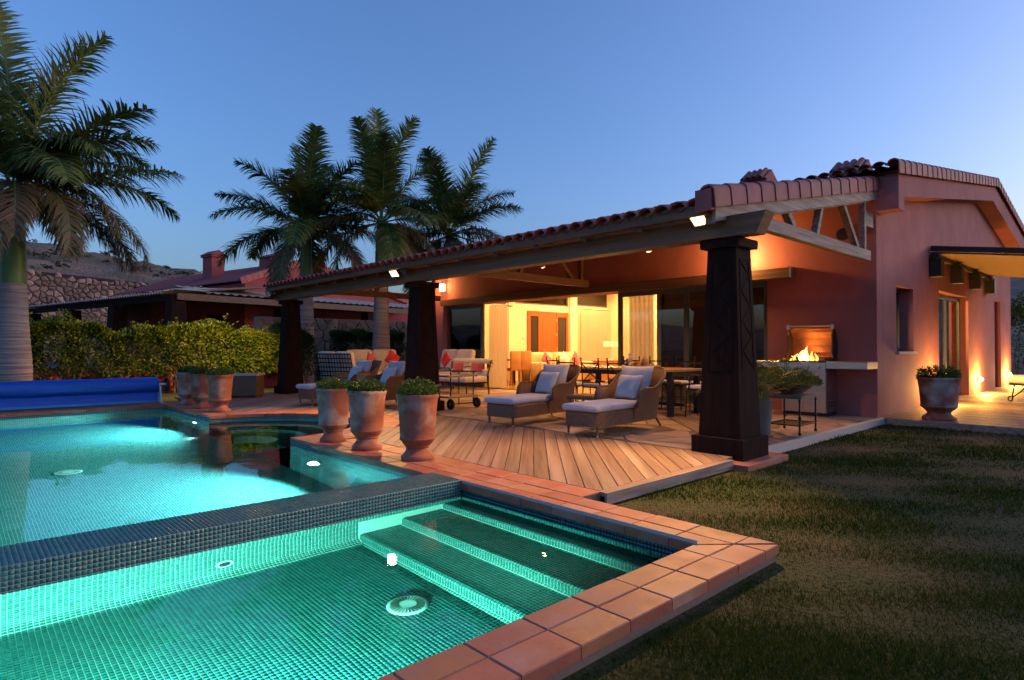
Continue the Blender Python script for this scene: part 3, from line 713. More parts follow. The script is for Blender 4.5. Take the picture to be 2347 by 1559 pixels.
# shutter box over the glazing with end cap
MB().box(HX-.14,HX-.002,4.36,14.45,2.31,2.48).build('shutter_box', mt['beam'], villa)
MB().box(HX-.15,HX-.002,4.32,4.357,2.30,2.49).build('end_cap', mt['alu'], villa)
MB().lathe([(.02,-.02),(.09,-.02),(.10,0),(.09,.02),(.02,.02)],20).xf(Matrix.Translation((HX-.02,3.55,2.95)) @ Matrix.Rotation(PI/2,4,'Y')).build('round_vent', mt['black'], villa)

# interior of the living room
room = struct(MB().add([(HX+.02,3.4,0.0),(22.7,3.4,0.0),(22.7,14.64,0.0),(HX+.02,14.64,0.0)],[(0,1,2,3)]).build('interior_floor', mt['ifloor'], fix=False))
iw = wall_open('y', HX+.29, 22.7, 3.6, 14.60, 14.645, [(13.66,16.36,2.56,2.95),(16.74,18.62,2.62,3.2),(12.4,13.33,2.5,2.9)], z0=0).build('interior_wall', mt['cream']); struct(iw)
MB().box(13.36,13.64,14.50,14.598,0,3.6).build('pilaster', mt['cream'], iw); MB().box(16.38,16.74,14.50,14.598,0,3.6).build('pilaster', mt['cream'], iw)
MB().box(18.64,19.6,13.9,14.598,0,3.6).build('pilaster', mt['cream'], iw)
MB().box(18.9,19.0,7.4,13.88,0,3.6).build('side_wall', mt['cream'], iw)
for nme, y in (('partition', 7.30),): MB().box(HX+.29,20,y-.1,y,0,3.6).build(nme, mt['cream'], iw)
MB().box(HX+.29,20,7.31,14.58,3.60,3.65).build('ceiling', mt['cream'], iw)
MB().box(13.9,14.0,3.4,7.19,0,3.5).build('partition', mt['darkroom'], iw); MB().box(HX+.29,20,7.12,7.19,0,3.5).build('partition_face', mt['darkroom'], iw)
for x0,x1,z0,z1 in ((13.66,16.36,2.56,2.95),(16.74,18.62,2.62,3.2),(12.4,13.33,2.5,2.9)):
    f = MB().box(x0,x1,14.61,14.64,z0,z0+.05).box(x0,x1,14.61,14.64,z1-.05,z1).box(x0,x0+.05,14.61,14.64,z0+.05,z1-.05).box(x1-.05,x1,14.61,14.64,z0+.05,z1-.05).build('transom_window', mt['frame'], iw)
    MB().box(x0+.05,x1-.05,14.622,14.628,z0+.05,z1-.05).build('pane', mt['glass'], f)
# entrance door
d = thing('entrance_door', 'cherry-red wooden entrance door with narrow glass sidelights inside the lit living room', 'door', (14.29,14.60,0))
f = MB()
for x0,x1 in ((0,.10),(.49,.55),(1.40,1.46),(1.92,2.02)): f.box(x0,x1,-.06,-.002,0,2.34)
f.box(.10,.49,-.055,-.004,2.17,2.34).box(.55,1.40,-.055,-.004,2.28,2.34).box(1.46,1.92,-.055,-.004,2.17,2.34).box(.10,.49,-.055,-.004,0,.25).box(1.46,1.92,-.055,-.004,0,.25); f.build('frame', mt['idoor'], d)
lf = MB().box(.56,1.39,-.05,-.01,0,2.27).build('door_leaf', mt['idoor'], d); MB().box(.70,1.25,-.056,-.051,.2,2.1).build('panel', mt['idoor'], lf)
MB().tube([(.64,-.052,1.02),(.64,-.10,1.02),(.76,-.10,1.02)],.010).build('handle', mt['alu'], lf)
for k in range(4): MB().tube([(1.395,-.062,.5+.5*k),(1.395,-.062,.6+.5*k)],.014).build('hinge', mt['alu'], lf)
for x0,x1 in ((.10,.49),(1.46,1.92)): MB().box(x0,x1,-.03,-.025,.25,2.17).build('sidelight', M('dark_glass',(.03,.025,.02),.1), d)

# ------------------------------------------------------------------ veranda: roof, beams, trusses
def vz(x): return 2.545+.21*(x-5.77)          # underside of the tiles
ver = thing('veranda', 'timber veranda roof with barrel tiles carried on tapered pillars', 'veranda')
VYE = 14.72
sh = wave_sheet((5.58,vz(5.58)+.035),(HX-.003,vz(HX)+.035),3.12,VYE-.05,.026,.20,.025).build('tile_roof', mt['rooftile'], ver, smooth=60, fix=False)
vs_ = math.atan(.21); b0 = None; y = 3.22
while y < VYE:
    m_ = slope_mat(5.53, y, vz(5.53)+.045, vs_)
    if b0 is None: b0 = inst(bt, 'eave_tile', m_, sh)
    else: inst(bt, 'eave_tile', m_, sh)
    y += .20
nv = 15
for k in range(nv):
    x = 5.50+(HX-.02-5.50)*k/nv; inst(vt, 'verge_tile', slope_mat(x, 2.985, vz(x)+.145, vs_-.02) @ Matrix.Scale(.985*(HX-5.5)/nv/.345,4,(1,0,0)), sh)
MB().box(5.50,5.56,3.02,3.2,vz(5.5)-.02,vz(5.5)+.19).build('corner_tile', mt['rooftile'], sh)
MB().add([(5.66,3.1,vz(5.66)-.01),(HX-.004,3.1,vz(HX)-.01),(HX-.004,VYE,vz(HX)-.01),(5.66,VYE,vz(5.66)-.01)],[(0,1,2,3)]).build('ceiling', mt['ceil'], ver)
MB().box(5.60,5.64,3.10,VYE,2.445,2.565).build('fascia', mt['beam'], ver)
MB().prism([(5.60,2.40),(5.60,2.53),(10.68,vz(10.68)-.02),(10.68,vz(10.68)-.15)],'y',VYE+.002,VYE+.04).build('end_fascia', mt['beam'], ver)
# front beam, its near end sawn at a slant
mb = MB(); Y0, Y1 = 2.70, VYE+.02
mb.add([(5.82,Y0+.02,2.235),(6.02,Y0+.02,2.235),(6.02,Y0-.08,2.445),(5.82,Y0-.08,2.445),(5.82,Y1,2.235),(6.02,Y1,2.235),(6.02,Y1,2.445),(5.82,Y1,2.445)],[(0,1,2,3),(4,7,6,5),(0,4,5,1),(1,5,6,2),(2,6,7,3),(3,7,4,0)]); mb.build('front_beam', mt['beam'], ver)
y = 5.61-.81*2; rf = None
while y < VYE-.2:
    if rf is None: rf = MB().prism([(5.66,vz(5.66)-.13),(HX-.01,vz(HX)-.13),(HX-.01,vz(HX)-.015),(5.66,vz(5.66)-.015)],'y',-.04,.04).build('rafter', mt['beam'], ver); o = rf
    else: o = inst(rf, 'rafter', None, ver)
    o.location = (0,y,0); y += .81
def truss(y, m, front):
    t = MB(); w0, w1 = y-.05, y+.05
    c = MB().prism([(6.03,2.45),(10.50,2.45),(10.50,2.60),(6.03,2.60)],'y',w0,w1).build('truss_chord', m, ver)
    MB().prism([(5.67,vz(5.67)-.17),(HX-.05,vz(HX-.05)-.17),(HX-.05,vz(HX-.05)-.02),(5.67,vz(5.67)-.02)],'y',w0-.004,w1+.004).build('top_rafter', m, ver)
    for a, b in (((7.50,vz(7.5)-.16),(7.68,2.60)),((8.57,vz(8.57)-.16),(8.40,2.60)),((9.40,vz(9.4)-.16),(9.98,2.60)),((10.28,vz(10.28)-.16),(10.28,2.60))):
        MB().bar((a[0],y,a[1]),(b[0],y,b[1]),.075,.085,(0,1,0)).build('truss_brace', m, ver)
truss(3.13, mt['beamx'], True); truss(8.80, mt['beam'], False); truss(14.38, mt['beam'], False)
MB().prism([(5.60,vz(5.6)-.15),(10.66,vz(10.66)-.15),(10.66,vz(10.66)-.002),(5.60,vz(5.6)-.002)],'y',3.03,3.07).build('verge_board', mt['beamx'], ver)
MB().box(10.3,10.66,3.09,3.12,2.98,3.20).build('verge_bracket', mt['beamx'], ver)

def pillar(y, label):
    p = thing('pillar', label, 'pillar', (6.065,y,0), 0, 'tapered veranda pillars')
    B, T, ZB, ZT = .230, .158, .175, 2.14
    def hw(z): return B+(T-B)*(z-ZB)/(ZT-ZB)
    pl = MB().slab([(-.285,-.285),(.285,-.285),(.285,.285),(-.285,.285)],-.1,ZB,.006).build('plinth', mt['pillar'], p)
    sh_ = MB().add([(-B,-B,ZB),(B,-B,ZB),(B,B,ZB),(-B,B,ZB),(-T,-T,ZT),(T,-T,ZT),(T,T,ZT),(-T,T,ZT)],[(0,1,5,4),(1,2,6,5),(2,3,7,6),(3,0,4,7),(4,5,6,7)]).build('shaft', mt['pillar'], p)
    MB().slab([(-.215,-.215),(.215,-.215),(.215,.215),(-.215,.215)],ZT,2.232,.008).build('capital', mt['pillar'], p)
    # carved panels: raised border and zigzag fillet on the faces towards pool and lawn
    for fx in (0,1):
        def P(u, z, o):
            d = hw(z)+o
            return (-d,-u,z) if fx == 0 else (u,-d,z)
        up = (-1,0,0) if fx == 0 else (0,-1,0)
        def bar(a, b, w=.014, hh=.012): return MB().bar(P(a[0],a[1],.004),P(b[0],b[1],.004),w,hh,up)
        fr = MB()
        for a, b in (((-.13,.86),(-.10,2.02)),((.13,.86),(.10,2.02)),((-.13,.86),(.13,.86)),((-.10,2.02),(.10,2.02))):
            q = bar(a, b, .012, .005); fr.add(q.v, q.f)
        fr.build('panel_border', mt['pillar'], p)
        zz = [.90+.159*k for k in range(8)]
        for side in (1,):
            zg = MB()
            for k in range(7):
                s0, s1 = (.10,-.09) if k%2 == 0 else (-.09,.10)
                q = bar((side*s0,zz[k]),(side*s1,zz[k+1]),.012,.005); zg.add(q.v, q.f)
            zg.build('zigzag_fillet', mt['pillar'], p)
    return p
pillar(3.13,'nearest carved tapered timber pillar, at the lawn corner of the veranda')
pillar(8.83,'middle carved tapered timber pillar, behind the nearest terracotta pot')
pillar(14.38,'farthest carved tapered timber pillar, beside the hedge')
# ------------------------------------------------------------------ lit lamps
WARM = (1.0,.46,.13); WARM2 = (1.0,.53,.19)
mt['bulb'] = emit('flood_lens', (1.0,.66,.28), 1.8); mt['bulb2'] = emit('lantern_glow', (1.0,.66,.26), 5); mt['bulb3'] = emit('wall_light_glow', (1.0,.62,.16), 9)
mt['bulbi'] = emit('ceiling_light_glow', (1.0,.75,.42), 6); mt['bulbp'] = emit('pool_lamp_glow', (.75,1.0,.95), 12)
def flood(x, y, z, e, label, to):
    t = thing('flood_lamp', label, 'lamp', (x,y,z), 0, 'flood lamps on the veranda beam')
    d = (Vector(to)-Vector((x,y,z))).normalized(); rot = d.to_track_quat('Z','Y').to_matrix().to_4x4()
    MB().box(-.095,.095,-.07,.07,-.10,-.012).box(-.06,.06,-.045,.045,-.13,-.10).xf(rot).build('housing', mt['alu'], t)
    MB().box(-.10,.10,-.074,.074,-.011,.0).xf(rot).build('bezel', mt['black'], t)
    MB().box(-.082,.082,-.058,.058,.001,.004).xf(rot).build('lens', mt['bulb'], t)
    MB().bar((0,0,-.02),(.12,0,.045),.03,.012).build('bracket', mt['black'], t)
    o = lamp('flood_light', 'SPOT', tuple(d*.05), e, WARM2, t, .07, 112, .7, to=tuple(d*2))
    return t
flood(5.70,3.27,2.42,350,'dazzling flood lamp on the beam above the nearest pillar',(3.4,3.6,0))
flood(5.70,9.15,2.39,300,'flood lamp on the beam above the middle pillar',(3.0,8.6,0))
flood(5.70,14.75,2.36,620,'flood lamp at the far end of the veranda beam beside the beige awning',(4.6,17.2,.8))
def lantern(y, z, e, label):
    t = thing('wall_lantern', label, 'lantern', (HX-.003,y,z), 0, 'wall lanterns under the veranda')
    MB().box(-.02,0,-.07,.07,-.12,.13).build('back_plate', mt['iron'], t)
    MB().box(-.125,-.022,-.06,.06,-.105,.105).build('glass_body', mt['bulb2'], t)
    f = MB()
    for yy in (-.07,.07): f.bar((-.13,yy,-.125),(-.13,yy,.12),.013,.013)
    for zz in (-.12,.115): f.bar((-.13,-.07,zz),(-.13,.07,zz),.013,.013); f.bar((-.13,-.07,zz),(-.01,-.07,zz),.013,.013); f.bar((-.13,.07,zz),(-.01,.07,zz),.013,.013)
    for k in range(5): f.bar((-.131,-.07,-.09+.028*k),(-.131,.035,-.09+.028*k),.007,.007)
    f.build('cage', mt['iron'], t); lamp('lantern_light','POINT',(-.20,0,.02),e,WARM,t,.06)
    return t
lantern(14.42,2.86,38,'glowing caged wall lantern high on the wall beside the middle pillar')
lantern(5.26,2.70,75,'wall lantern hidden behind the nearest pillar, glowing onto the plaster')
def spotlet(x, y, z, e, label):
    t = thing('ceiling_spot', label, 'lamp', (x,y,z), 0, 'small spots under the veranda ceiling')
    MB().lathe([(.045,.06),(.045,0),(.036,0),(.034,.012)],16).build('ring', mt['alu'], t); MB().lathe([(.033,.006),(.033,.014)],16).build('lens', mt['bulbi'], t)
    MB().tube([(0,0,.06),(0,0,vz(x)-z-.012)],.012).build('stem', mt['black'], t)
    lamp('spot_light','SPOT',(0,0,-.01),e,WARM,t,.04,150,.6,to=(0,0,-2)); return t
spotlet(7.5,5.12,2.50,70,'small round ceiling spot above the dining chairs')
spotlet(8.3,8.05,2.62,55,'added round fill spot near the far end of the dining table')  # extra spot, added to even out the veranda light
spotlet(8.0,11.9,2.56,60,'added round fill spot above the outdoor sofas')  # likewise added, evens the light towards the sofas
# indoors
def ceil_light(x, y, e, k):
    t = thing('ceiling_light', k, 'lamp', (x,y,3.60), 0, 'recessed lights in the living room ceiling')
    MB().lathe([(.14,-.002),(.14,-.03),(.11,-.035)],20,cap=False).build('rim', mt['alu'], t); MB().lathe([(.11,-.03),(.11,-.02)],20).build('lens', mt['bulbi'], t)
    lamp('ceiling_glow','SPOT',(0,0,-.06),e,WARM2,t,.10,170,.5,to=(0,0,-2)); return t
for x, y, e, w_ in ((12.6,9.0,270,'nearest the right glass panel'),(12.6,12.6,300,'above the tan chairs'),(15.5,12.8,340,'in front of the entrance door'),(15.5,9.4,260,'deep in the room above the sideboard'),(17.6,12.9,340,'in front of the wide pleated curtain')):
    ceil_light(x,y,e,'recessed round ceiling light indoors '+w_)
def wall_light(x, label):
    t = thing('wall_light', label, 'lamp', (x,GY-.003,.33), 0, 'low wall lights on the gable side')
    MB().box(-.075,.075,-.05,0,-.05,.05).build('housing', mt['alu'], t); MB().lathe([(.055,0),(.052,.025),(.036,.05),(.004,.06)],14).xf(Matrix.Translation((0,-.05,0)) @ Matrix.Rotation(PI/2,4,'X')).build('lens', mt['bulb3'], t, smooth=True)
    lamp('wall_glow','POINT',(0,-.16,0),95,(1.0,.50,.09),t,.03); return t
wall_light(13.92,'low wall light left of the terracotta urn by the garden door')
wall_light(18.25,'low wall light between the garden door and the tall recess')
wall_light(22.3,'farthest low wall light at the end of the gable wall')
bl = thing('bedroom_lamp','floor lamp standing behind the garden door curtains','lamp',(15.6,5.4,0))
MB().lathe([(.14,0),(.14,.02),(.015,.03),(.015,1.3),(.02,1.32)],14).build('stand', mt['iron'], bl); MB().lathe([(.20,1.32),(.14,1.62)],18,cap=False).build('shade', mt['bulbi'], bl); lamp('bedroom_glow','POINT',(0,0,1.75),620,WARM2,bl,.1)
bl = thing('fill_lamp','added fill lamp in the dark room behind the right glass panels','lamp',(12.3,4.0,0))  # lamp added to give the right glass a brownish tone
MB().lathe([(.12,0),(.12,.02),(.015,.03),(.015,1.0)],14).build('stand', mt['iron'], bl); MB().lathe([(.14,1.0),(.10,1.2)],18,cap=False).build('shade', mt['bulbi'], bl); lamp('fill_glow','POINT',(0,0,1.3),18,WARM2,bl,.1)
# under water
def pool_lamp(loc, to, e, col, label, spot=150):
    t = thing('pool_lamp', label, 'pool lamp', loc, 0, 'underwater pool lamps')
    d = (Vector(to)-Vector(loc)).normalized(); rot = d.to_track_quat('Z','Y').to_matrix().to_4x4()
    MB().lathe([(.10,-.01),(.10,.012),(.075,.018),(.072,.006)],24).xf(rot).build('ring', mt['white'], t); MB().lathe([(.07,.006),(.066,.02),(.03,.028)],24).xf(rot).build('lens', mt['bulbp'], t)
    lamp('underwater_light','SPOT',tuple(d*.05),e,col,t,.05,spot,.35,to=tuple(d*2)); return t
AQ = (.34,1.0,.93); TQ = (.22,1.0,.74)
pool_lamp((PX-.012,11.1,-.62),(-2,10.7,-.75),620,AQ,'round pool lamp under water below the far row of pots')
pool_lamp((PX-.012,6.52,-.62),(-2,6.1,-.75),620,AQ,'round pool lamp under water below the near row of pots')
pool_lamp((-6.17,8.2,-.62),(2,8.4,-.9),800,AQ,'round pool lamp on the far side of the pool out of frame')
pool_lamp((.55,SY0+.012,-.36),(.75,4.0,-.46),400,TQ,'round spa lamp on the near wall lighting the mosaic',165)
pool_lamp((-1.25,SY0+.012,-.36),(-.9,4.0,-.5),360,TQ,'added fill lamp on the near spa wall, unseen left of the frame',165)  # unseen lamp added to fill the spa with light
t = thing('spa_inlet','round dark water inlet low on the spa dividing wall','inlet',(1.24,DY0-.003,-.42))
MB().lathe([(.052,0),(.052,.006),(.036,.008)],24).xf(Matrix.Rotation(PI/2,4,'X')).build('collar', mt['white'], t); MB().lathe([(.035,.006),(.035,.0085)],24).xf(Matrix.Rotation(PI/2,4,'X')).build('opening', mt['black'], t)
def drain(x, y, z, r, label):
    t = thing('floor_drain', label, 'drain', (x,y,z+.004), 0, 'drain covers on the pool floors')
    MB().lathe([(r,0),(r,.006),(r*.9,.012),(r*.3,.013)],32).build('cover', mt['white'], t)
    sl = MB()
    for k in range(28):
        a = 2*PI*k/28; sl.bar((r*.42*math.cos(a),r*.42*math.sin(a),.0135),(r*.84*math.cos(a),r*.84*math.sin(a),.0128),.0045,.003)
    sl.build('slots', mt['frame'], t); return t
drain(1.86,2.84,FZ,.115,'round white slotted drain cover on the spa floor')
drain(1.03,8.65,PB,.14,'round drain cover on the floor of the large pool')
# ------------------------------------------------------------------ furniture
def put(o, loc, rz=0, tilt=0, roll=0):
    o.matrix_local = Matrix.Translation(loc) @ Matrix.Rotation(rz,4,'Z') @ Matrix.Rotation(tilt,4,'X') @ Matrix.Rotation(roll,4,'Y'); return o
def throw(name, label, group, w, h, t, m, loc, rz, tilt=0, roll=0):
    o = MB().pillow(w,h,t).build(name, m, None, smooth=True); put(o, loc, rz, tilt, roll); return tag(o, label, 'pillow', group)
def make_chaise(label, loc, rz):
    c = thing('wicker_chaise', label, 'chaise longue', loc, rz, 'wicker chaises on the terrace')
    def rr(x0,x1,y0,y1,r,n=4):
        P = []
        for cx,cyy,a in ((x1-r,y1-r,0),(x0+r,y1-r,90),(x0+r,y0+r,180),(x1-r,y0+r,270)):
            for k in range(n+1): P.append((cx+r*math.cos(R(a+90*k/n)), cyy+r*math.sin(R(a+90*k/n))))
        return P
    MB().slab(rr(0,1.2,-.275,.275,.09),.13,.315,.02).build('seat_base', mt['wicker'], c, smooth=40)
    # arms and back: one curved wicker shell
    path = []; 
    for k in range(9): path.append((.78+.55*k/8,-.30))
    for k in range(1,12): a = -PI/2+PI*k/12; path.append((1.33+.24*math.cos(a), .30*math.sin(a)))
    for k in range(9): path.append((1.33-.55*k/8,.30))
    L = [0]
    for a, b in zip(path[:-1], path[1:]): L.append(L[-1]+math.hypot(b[0]-a[0],b[1]-a[1]))
    T = L[-1]; vs = []; m = 8
    def sm(x): x = max(0,min(1,x)); return x*x*(3-2*x)
    for i, p in enumerate(path):
        q0 = path[max(0,i-1)]; q1 = path[min(len(path)-1,i+1)]; tx, ty = q1[0]-q0[0], q1[1]-q0[1]; l = math.hypot(tx,ty); nx, ny = ty/l, -tx/l
        e = min(L[i], T-L[i]); hgt = .335+.225*math.sqrt(sm(e/.14))+.255*sm((e-.38)/.42); fl = .05+.05*sm((e-.3)/.4)
        for z, o, ins in ((.13,-.03,0),(.30,-.005,0),(.30+(hgt-.3)*.6,.02,0),(hgt-.012,fl,0),(hgt,fl-.012,0),(hgt-.01,fl-.03,0),(.30+(hgt-.3)*.5,-.02,0),(.32,-.035,0)):
            xs = -.07*sm((z-.33)/.25)*(1-sm(e/.25))
            vs.append((p[0]+nx*o+xs, p[1]+ny*o, z))
    n = len(path); fs = [(i*m+k,(i+1)*m+k,(i+1)*m+k+1,i*m+k+1) for i in range(n-1) for k in range(m-1)]
    fs += [tuple(range(m)), tuple((n-1)*m+k for k in range(m-1,-1,-1))]
    MB().add(vs,fs).build('arm_shell', mt['wicker'], c, smooth=50)
    rim = []
    for i in range(n): a = vs[i*m+4]; rim.append(a)
    MB().tube(rim,.017,8).build('rim', mt['wicker'], c, smooth=True)
    MB().rbox(.50,0,.355,1.06,.56,.085,.04).build('seat_cushion', mt['grey'], c, smooth=True)
    for x,y,dx,dy in ((.05,-.22,0,0),(.05,.22,0,0),(1.42,-.22,.12,-.02),(1.42,.22,.12,.02)):
        lg = MB().tube([(x,y,.16),(x+dx,y+dy,.012)],[.018,.013]).build('leg', mt['wicker'], c); MB().lathe([(.015,0),(.016,.025),(.012,.03)],10,(x+dx,y+dy,0)).build('ferrule', mt['alu'], lg)
    return c
CH = [((5.62,6.31,0),R(6),'left one of the two wicker chaises in front of the dining table'),((5.70,4.89,0),R(4),'right one of the two wicker chaises, closest to the nearest pillar'),
      ((4.92,11.05,0),R(5),'wicker chaise at the far left of the terrace with its foot clear of the pots'),((4.98,9.80,0),R(8),'wicker chaise mostly hidden behind the near pots')]
c0 = make_chaise(CH[0][2], CH[0][0], CH[0][1])
for i, (loc, rz, lb) in enumerate(CH):
    if i: copy_tree(c0, lb, loc, rz)
    ca, sa = math.cos(rz), math.sin(rz)
    def W_(x,y,z): return (loc[0]+ca*x-sa*y, loc[1]+sa*x+ca*y, z)
    nme = ['left front chaise','right front chaise','far left chaise','chaise behind the pots'][i]
    throw('throw_pillow','large grey-blue pillow leaning on the back of the '+nme,'grey pillows on the chaises',.50,.46,.16,mt['grey'],W_(1.30,.02,.63),rz+PI/2+.05,R(20))
    throw('throw_pillow','smaller grey-blue pillow in front on the '+nme,'grey pillows on the chaises',.40,.36,.13,mt['grey'],W_(1.13,.03,.56),rz+PI/2-.12,R(24))
# little wicker table between the front chaises
def wicker_table(loc, rz, label):
    t = thing('wicker_side_table', label, 'side table', loc, rz, 'wicker side tables')
    MB().slab([(-.22,-.22),(.22,-.22),(.22,.22),(-.22,.22)],.36,.42,.02).build('table_top', mt['wicker'], t)
    for x in (-.18,.18):
        for y in (-.18,.18): MB().tube([(x,y,.36),(x*1.1,y*1.1,0)],.014).build('leg', mt['wicker'], t)
    return t
wicker_table((6.75,5.65,0),R(8),'low wicker table between the two front chaises')
wicker_table((5.9,10.55,0),R(10),'low wicker table between the two chaises behind the pots')
b = thing('candle_box','small wooden candle box on the low table behind the pots','box',(5.88,10.53,.422),R(20))
MB().box(-.09,.09,-.09,.09,0,.19).build('body', mt['tablewood'], b); MB().box(-.075,.075,-.075,.075,.19,.205).build('rim', mt['iron'], b); MB().tube([(0,0,.205),(0,0,.235)],.03).build('candle', mt['red'], b)

def make_chair(label, loc, rz, arms=False, m=None, name='dining_chair', group='iron dining chairs with crossed backs'):
    c = thing(name, label, 'chair', loc, rz, group); im = m or mt['iron']
    for y in (-.19,.19):
        MB().tube([(-.22,y*1.02,0),(-.20,y,.45),(-.25,y,.90)],.011).build('back_post', im, c); MB().tube([(.20,y,.45),(.22,y*1.04,0)],.011).build('leg', im, c)
        MB().lathe([(.003,0),(.016,.012),(.016,.022),(.003,.034)],10,(-.25,y,.90)).build('finial', im, c)
    s = MB().bar((-.20,-.19,.44),(.20,-.19,.44),.014,.02).bar((-.20,.19,.44),(.20,.19,.44),.014,.02).bar((.20,-.19,.44),(.20,.19,.44),.014,.02).bar((-.2,-.19,.44),(-.2,.19,.44),.014,.02).build('seat_frame', im, c)
    MB().bar((-.243,-.19,.84),(-.243,.19,.84),.014,.022).build('top_rail', im, c); MB().bar((-.208,-.19,.52),(-.208,.19,.52),.014,.018).build('lower_rail', im, c)
    for sg in (1,-1): MB().bar((-.243,-.19*sg,.835),(-.208,.19*sg,.525),.012,.016).build('back_brace', im, c)
    for y in (-.19,.19): MB().bar((-.205,y,.17),(.21,y,.17),.010,.010).build('stretcher', im, c)
    MB().bar((.0,-.19,.17),(.0,.19,.17),.010,.010).build('stretcher', im, c)
    MB().rbox(0,0,.475,.42,.40,.055,.025).build('seat_cushion', mt['white'], c, smooth=True)
    if arms:
        for y in (-.21,.21):
            P = [(-.22,y,.66),(.10,y,.67)]+[(.14+.05*math.sin(R(a)),y,.62+.05*math.cos(R(a))) for a in range(0,330,40)]
            MB().tube(P,.010).build('arm', im, c, smooth=True); MB().tube([(.14,y,.57),(.16,y,.44)],.010).build('arm_post', im, c)
    return c
ca0 = make_chair('iron dining chair at the far left of the near side of the table',(7.98,6.98,0),R(4))
k0 = [((7.98,6.42,0),R(-3),'iron dining chair in the middle of the near side of the table'),((7.98,5.88,0),R(2),'iron dining chair on the near side, right behind the right front chaise'),
      ((8.75,7.95,0),R(-86),'iron dining chair at the left head of the dining table'),
      ((9.62,7.15,0),R(178),'iron dining chair on the house side at the left'),((9.62,6.50,0),R(183),'iron dining chair on the house side behind the driftwood'),((9.62,5.95,0),R(180),'iron dining chair on the house side at the right'),((9.62,5.38,0),R(176),'iron dining chair on the house side nearest the pillar')]
for loc, rz, lb in k0: copy_tree(ca0, lb, loc, rz)
make_chair('iron armchair with curled arms at the pillar end of the table',(8.72,4.92,0),R(92),True)
t = thing('dining_table','long wooden outdoor dining table with dark iron legs','table',(8.8,6.38,0))
for k in range(7): MB().slab([(-.5+k*1.0/7+.003,-1.2),(-.5+(k+1)*1.0/7-.003,-1.2),(-.5+(k+1)*1.0/7-.003,1.2),(-.5+k*1.0/7+.003,1.2)],.715,.75,.003).build('top_plank', mt['tablewood'], t)
MB().box(-.46,.46,-1.12,1.12,.64,.714).build('apron', mt['iron'], t)
for x in (-.40,.40):
    for y in (-1.05,1.05): MB().box(x-.04,x+.04,y-.04,y+.04,0,.639).build('leg', mt['iron'], t)
MB().bar((0,-1.05,.16),(0,1.05,.16),.05,.05).build('stretcher', mt['iron'], t)
# driftwood centrepiece and pale carving on the table
d = thing('driftwood_centrepiece','knotted driftwood sculpture on the dining table','sculpture',(8.78,6.10,.752))
rs = random.Random(3)
for k in range(5):
    P = [Vector((0,0,.03))]; a = k*1.35
    for j in range(6): P.append(P[-1]+Vector((.045*math.cos(a+j*.5),.06*math.sin(a+j*.4),.035*math.sin(j*1.2+k))))
    P = [Vector((p.x,p.y,max(.02,p.z))) for p in P]; MB().tube(P,[.035,.034,.03,.028,.022,.016,.01],8).build('branch', mt['tablewood'], d, smooth=True)
MB().lathe([(.02,0),(.06,.05),(.055,.12),(.03,.16),(.005,.18)],12,(-.02,-.04,.02)).build('knot', mt['tablewood'], d, smooth=True)
s = MB(); n = 14; vs = []
for i in range(n):
    a = i/(n-1); x = .0; y = .30-.16*math.sin(PI*a*.9); z = .02+.30*a; 
    if a > .75: y -= (a-.75)*.5; z -= (a-.75)*.35
    for dx, dy in ((-.08,.0),(-.03,.035),(.03,.0),(.08,.03),(.08,0),(.03,-.03),(-.03,.005),(-.08,-.03)): vs.append((dx,y+dy,z))
s.add(vs,[(i*8+k,i*8+(k+1)%8,(i+1)*8+(k+1)%8,(i+1)*8+k) for i in range(n-1) for k in range(8)]+[tuple(range(7,-1,-1)),tuple((n-1)*8+k for k in range(8))])
tag(put(s.build('carved_leaf', mt['white'], None, smooth=40),(8.78,6.22,.752)),'pale folded leaf carving beside the driftwood on the table','sculpture')

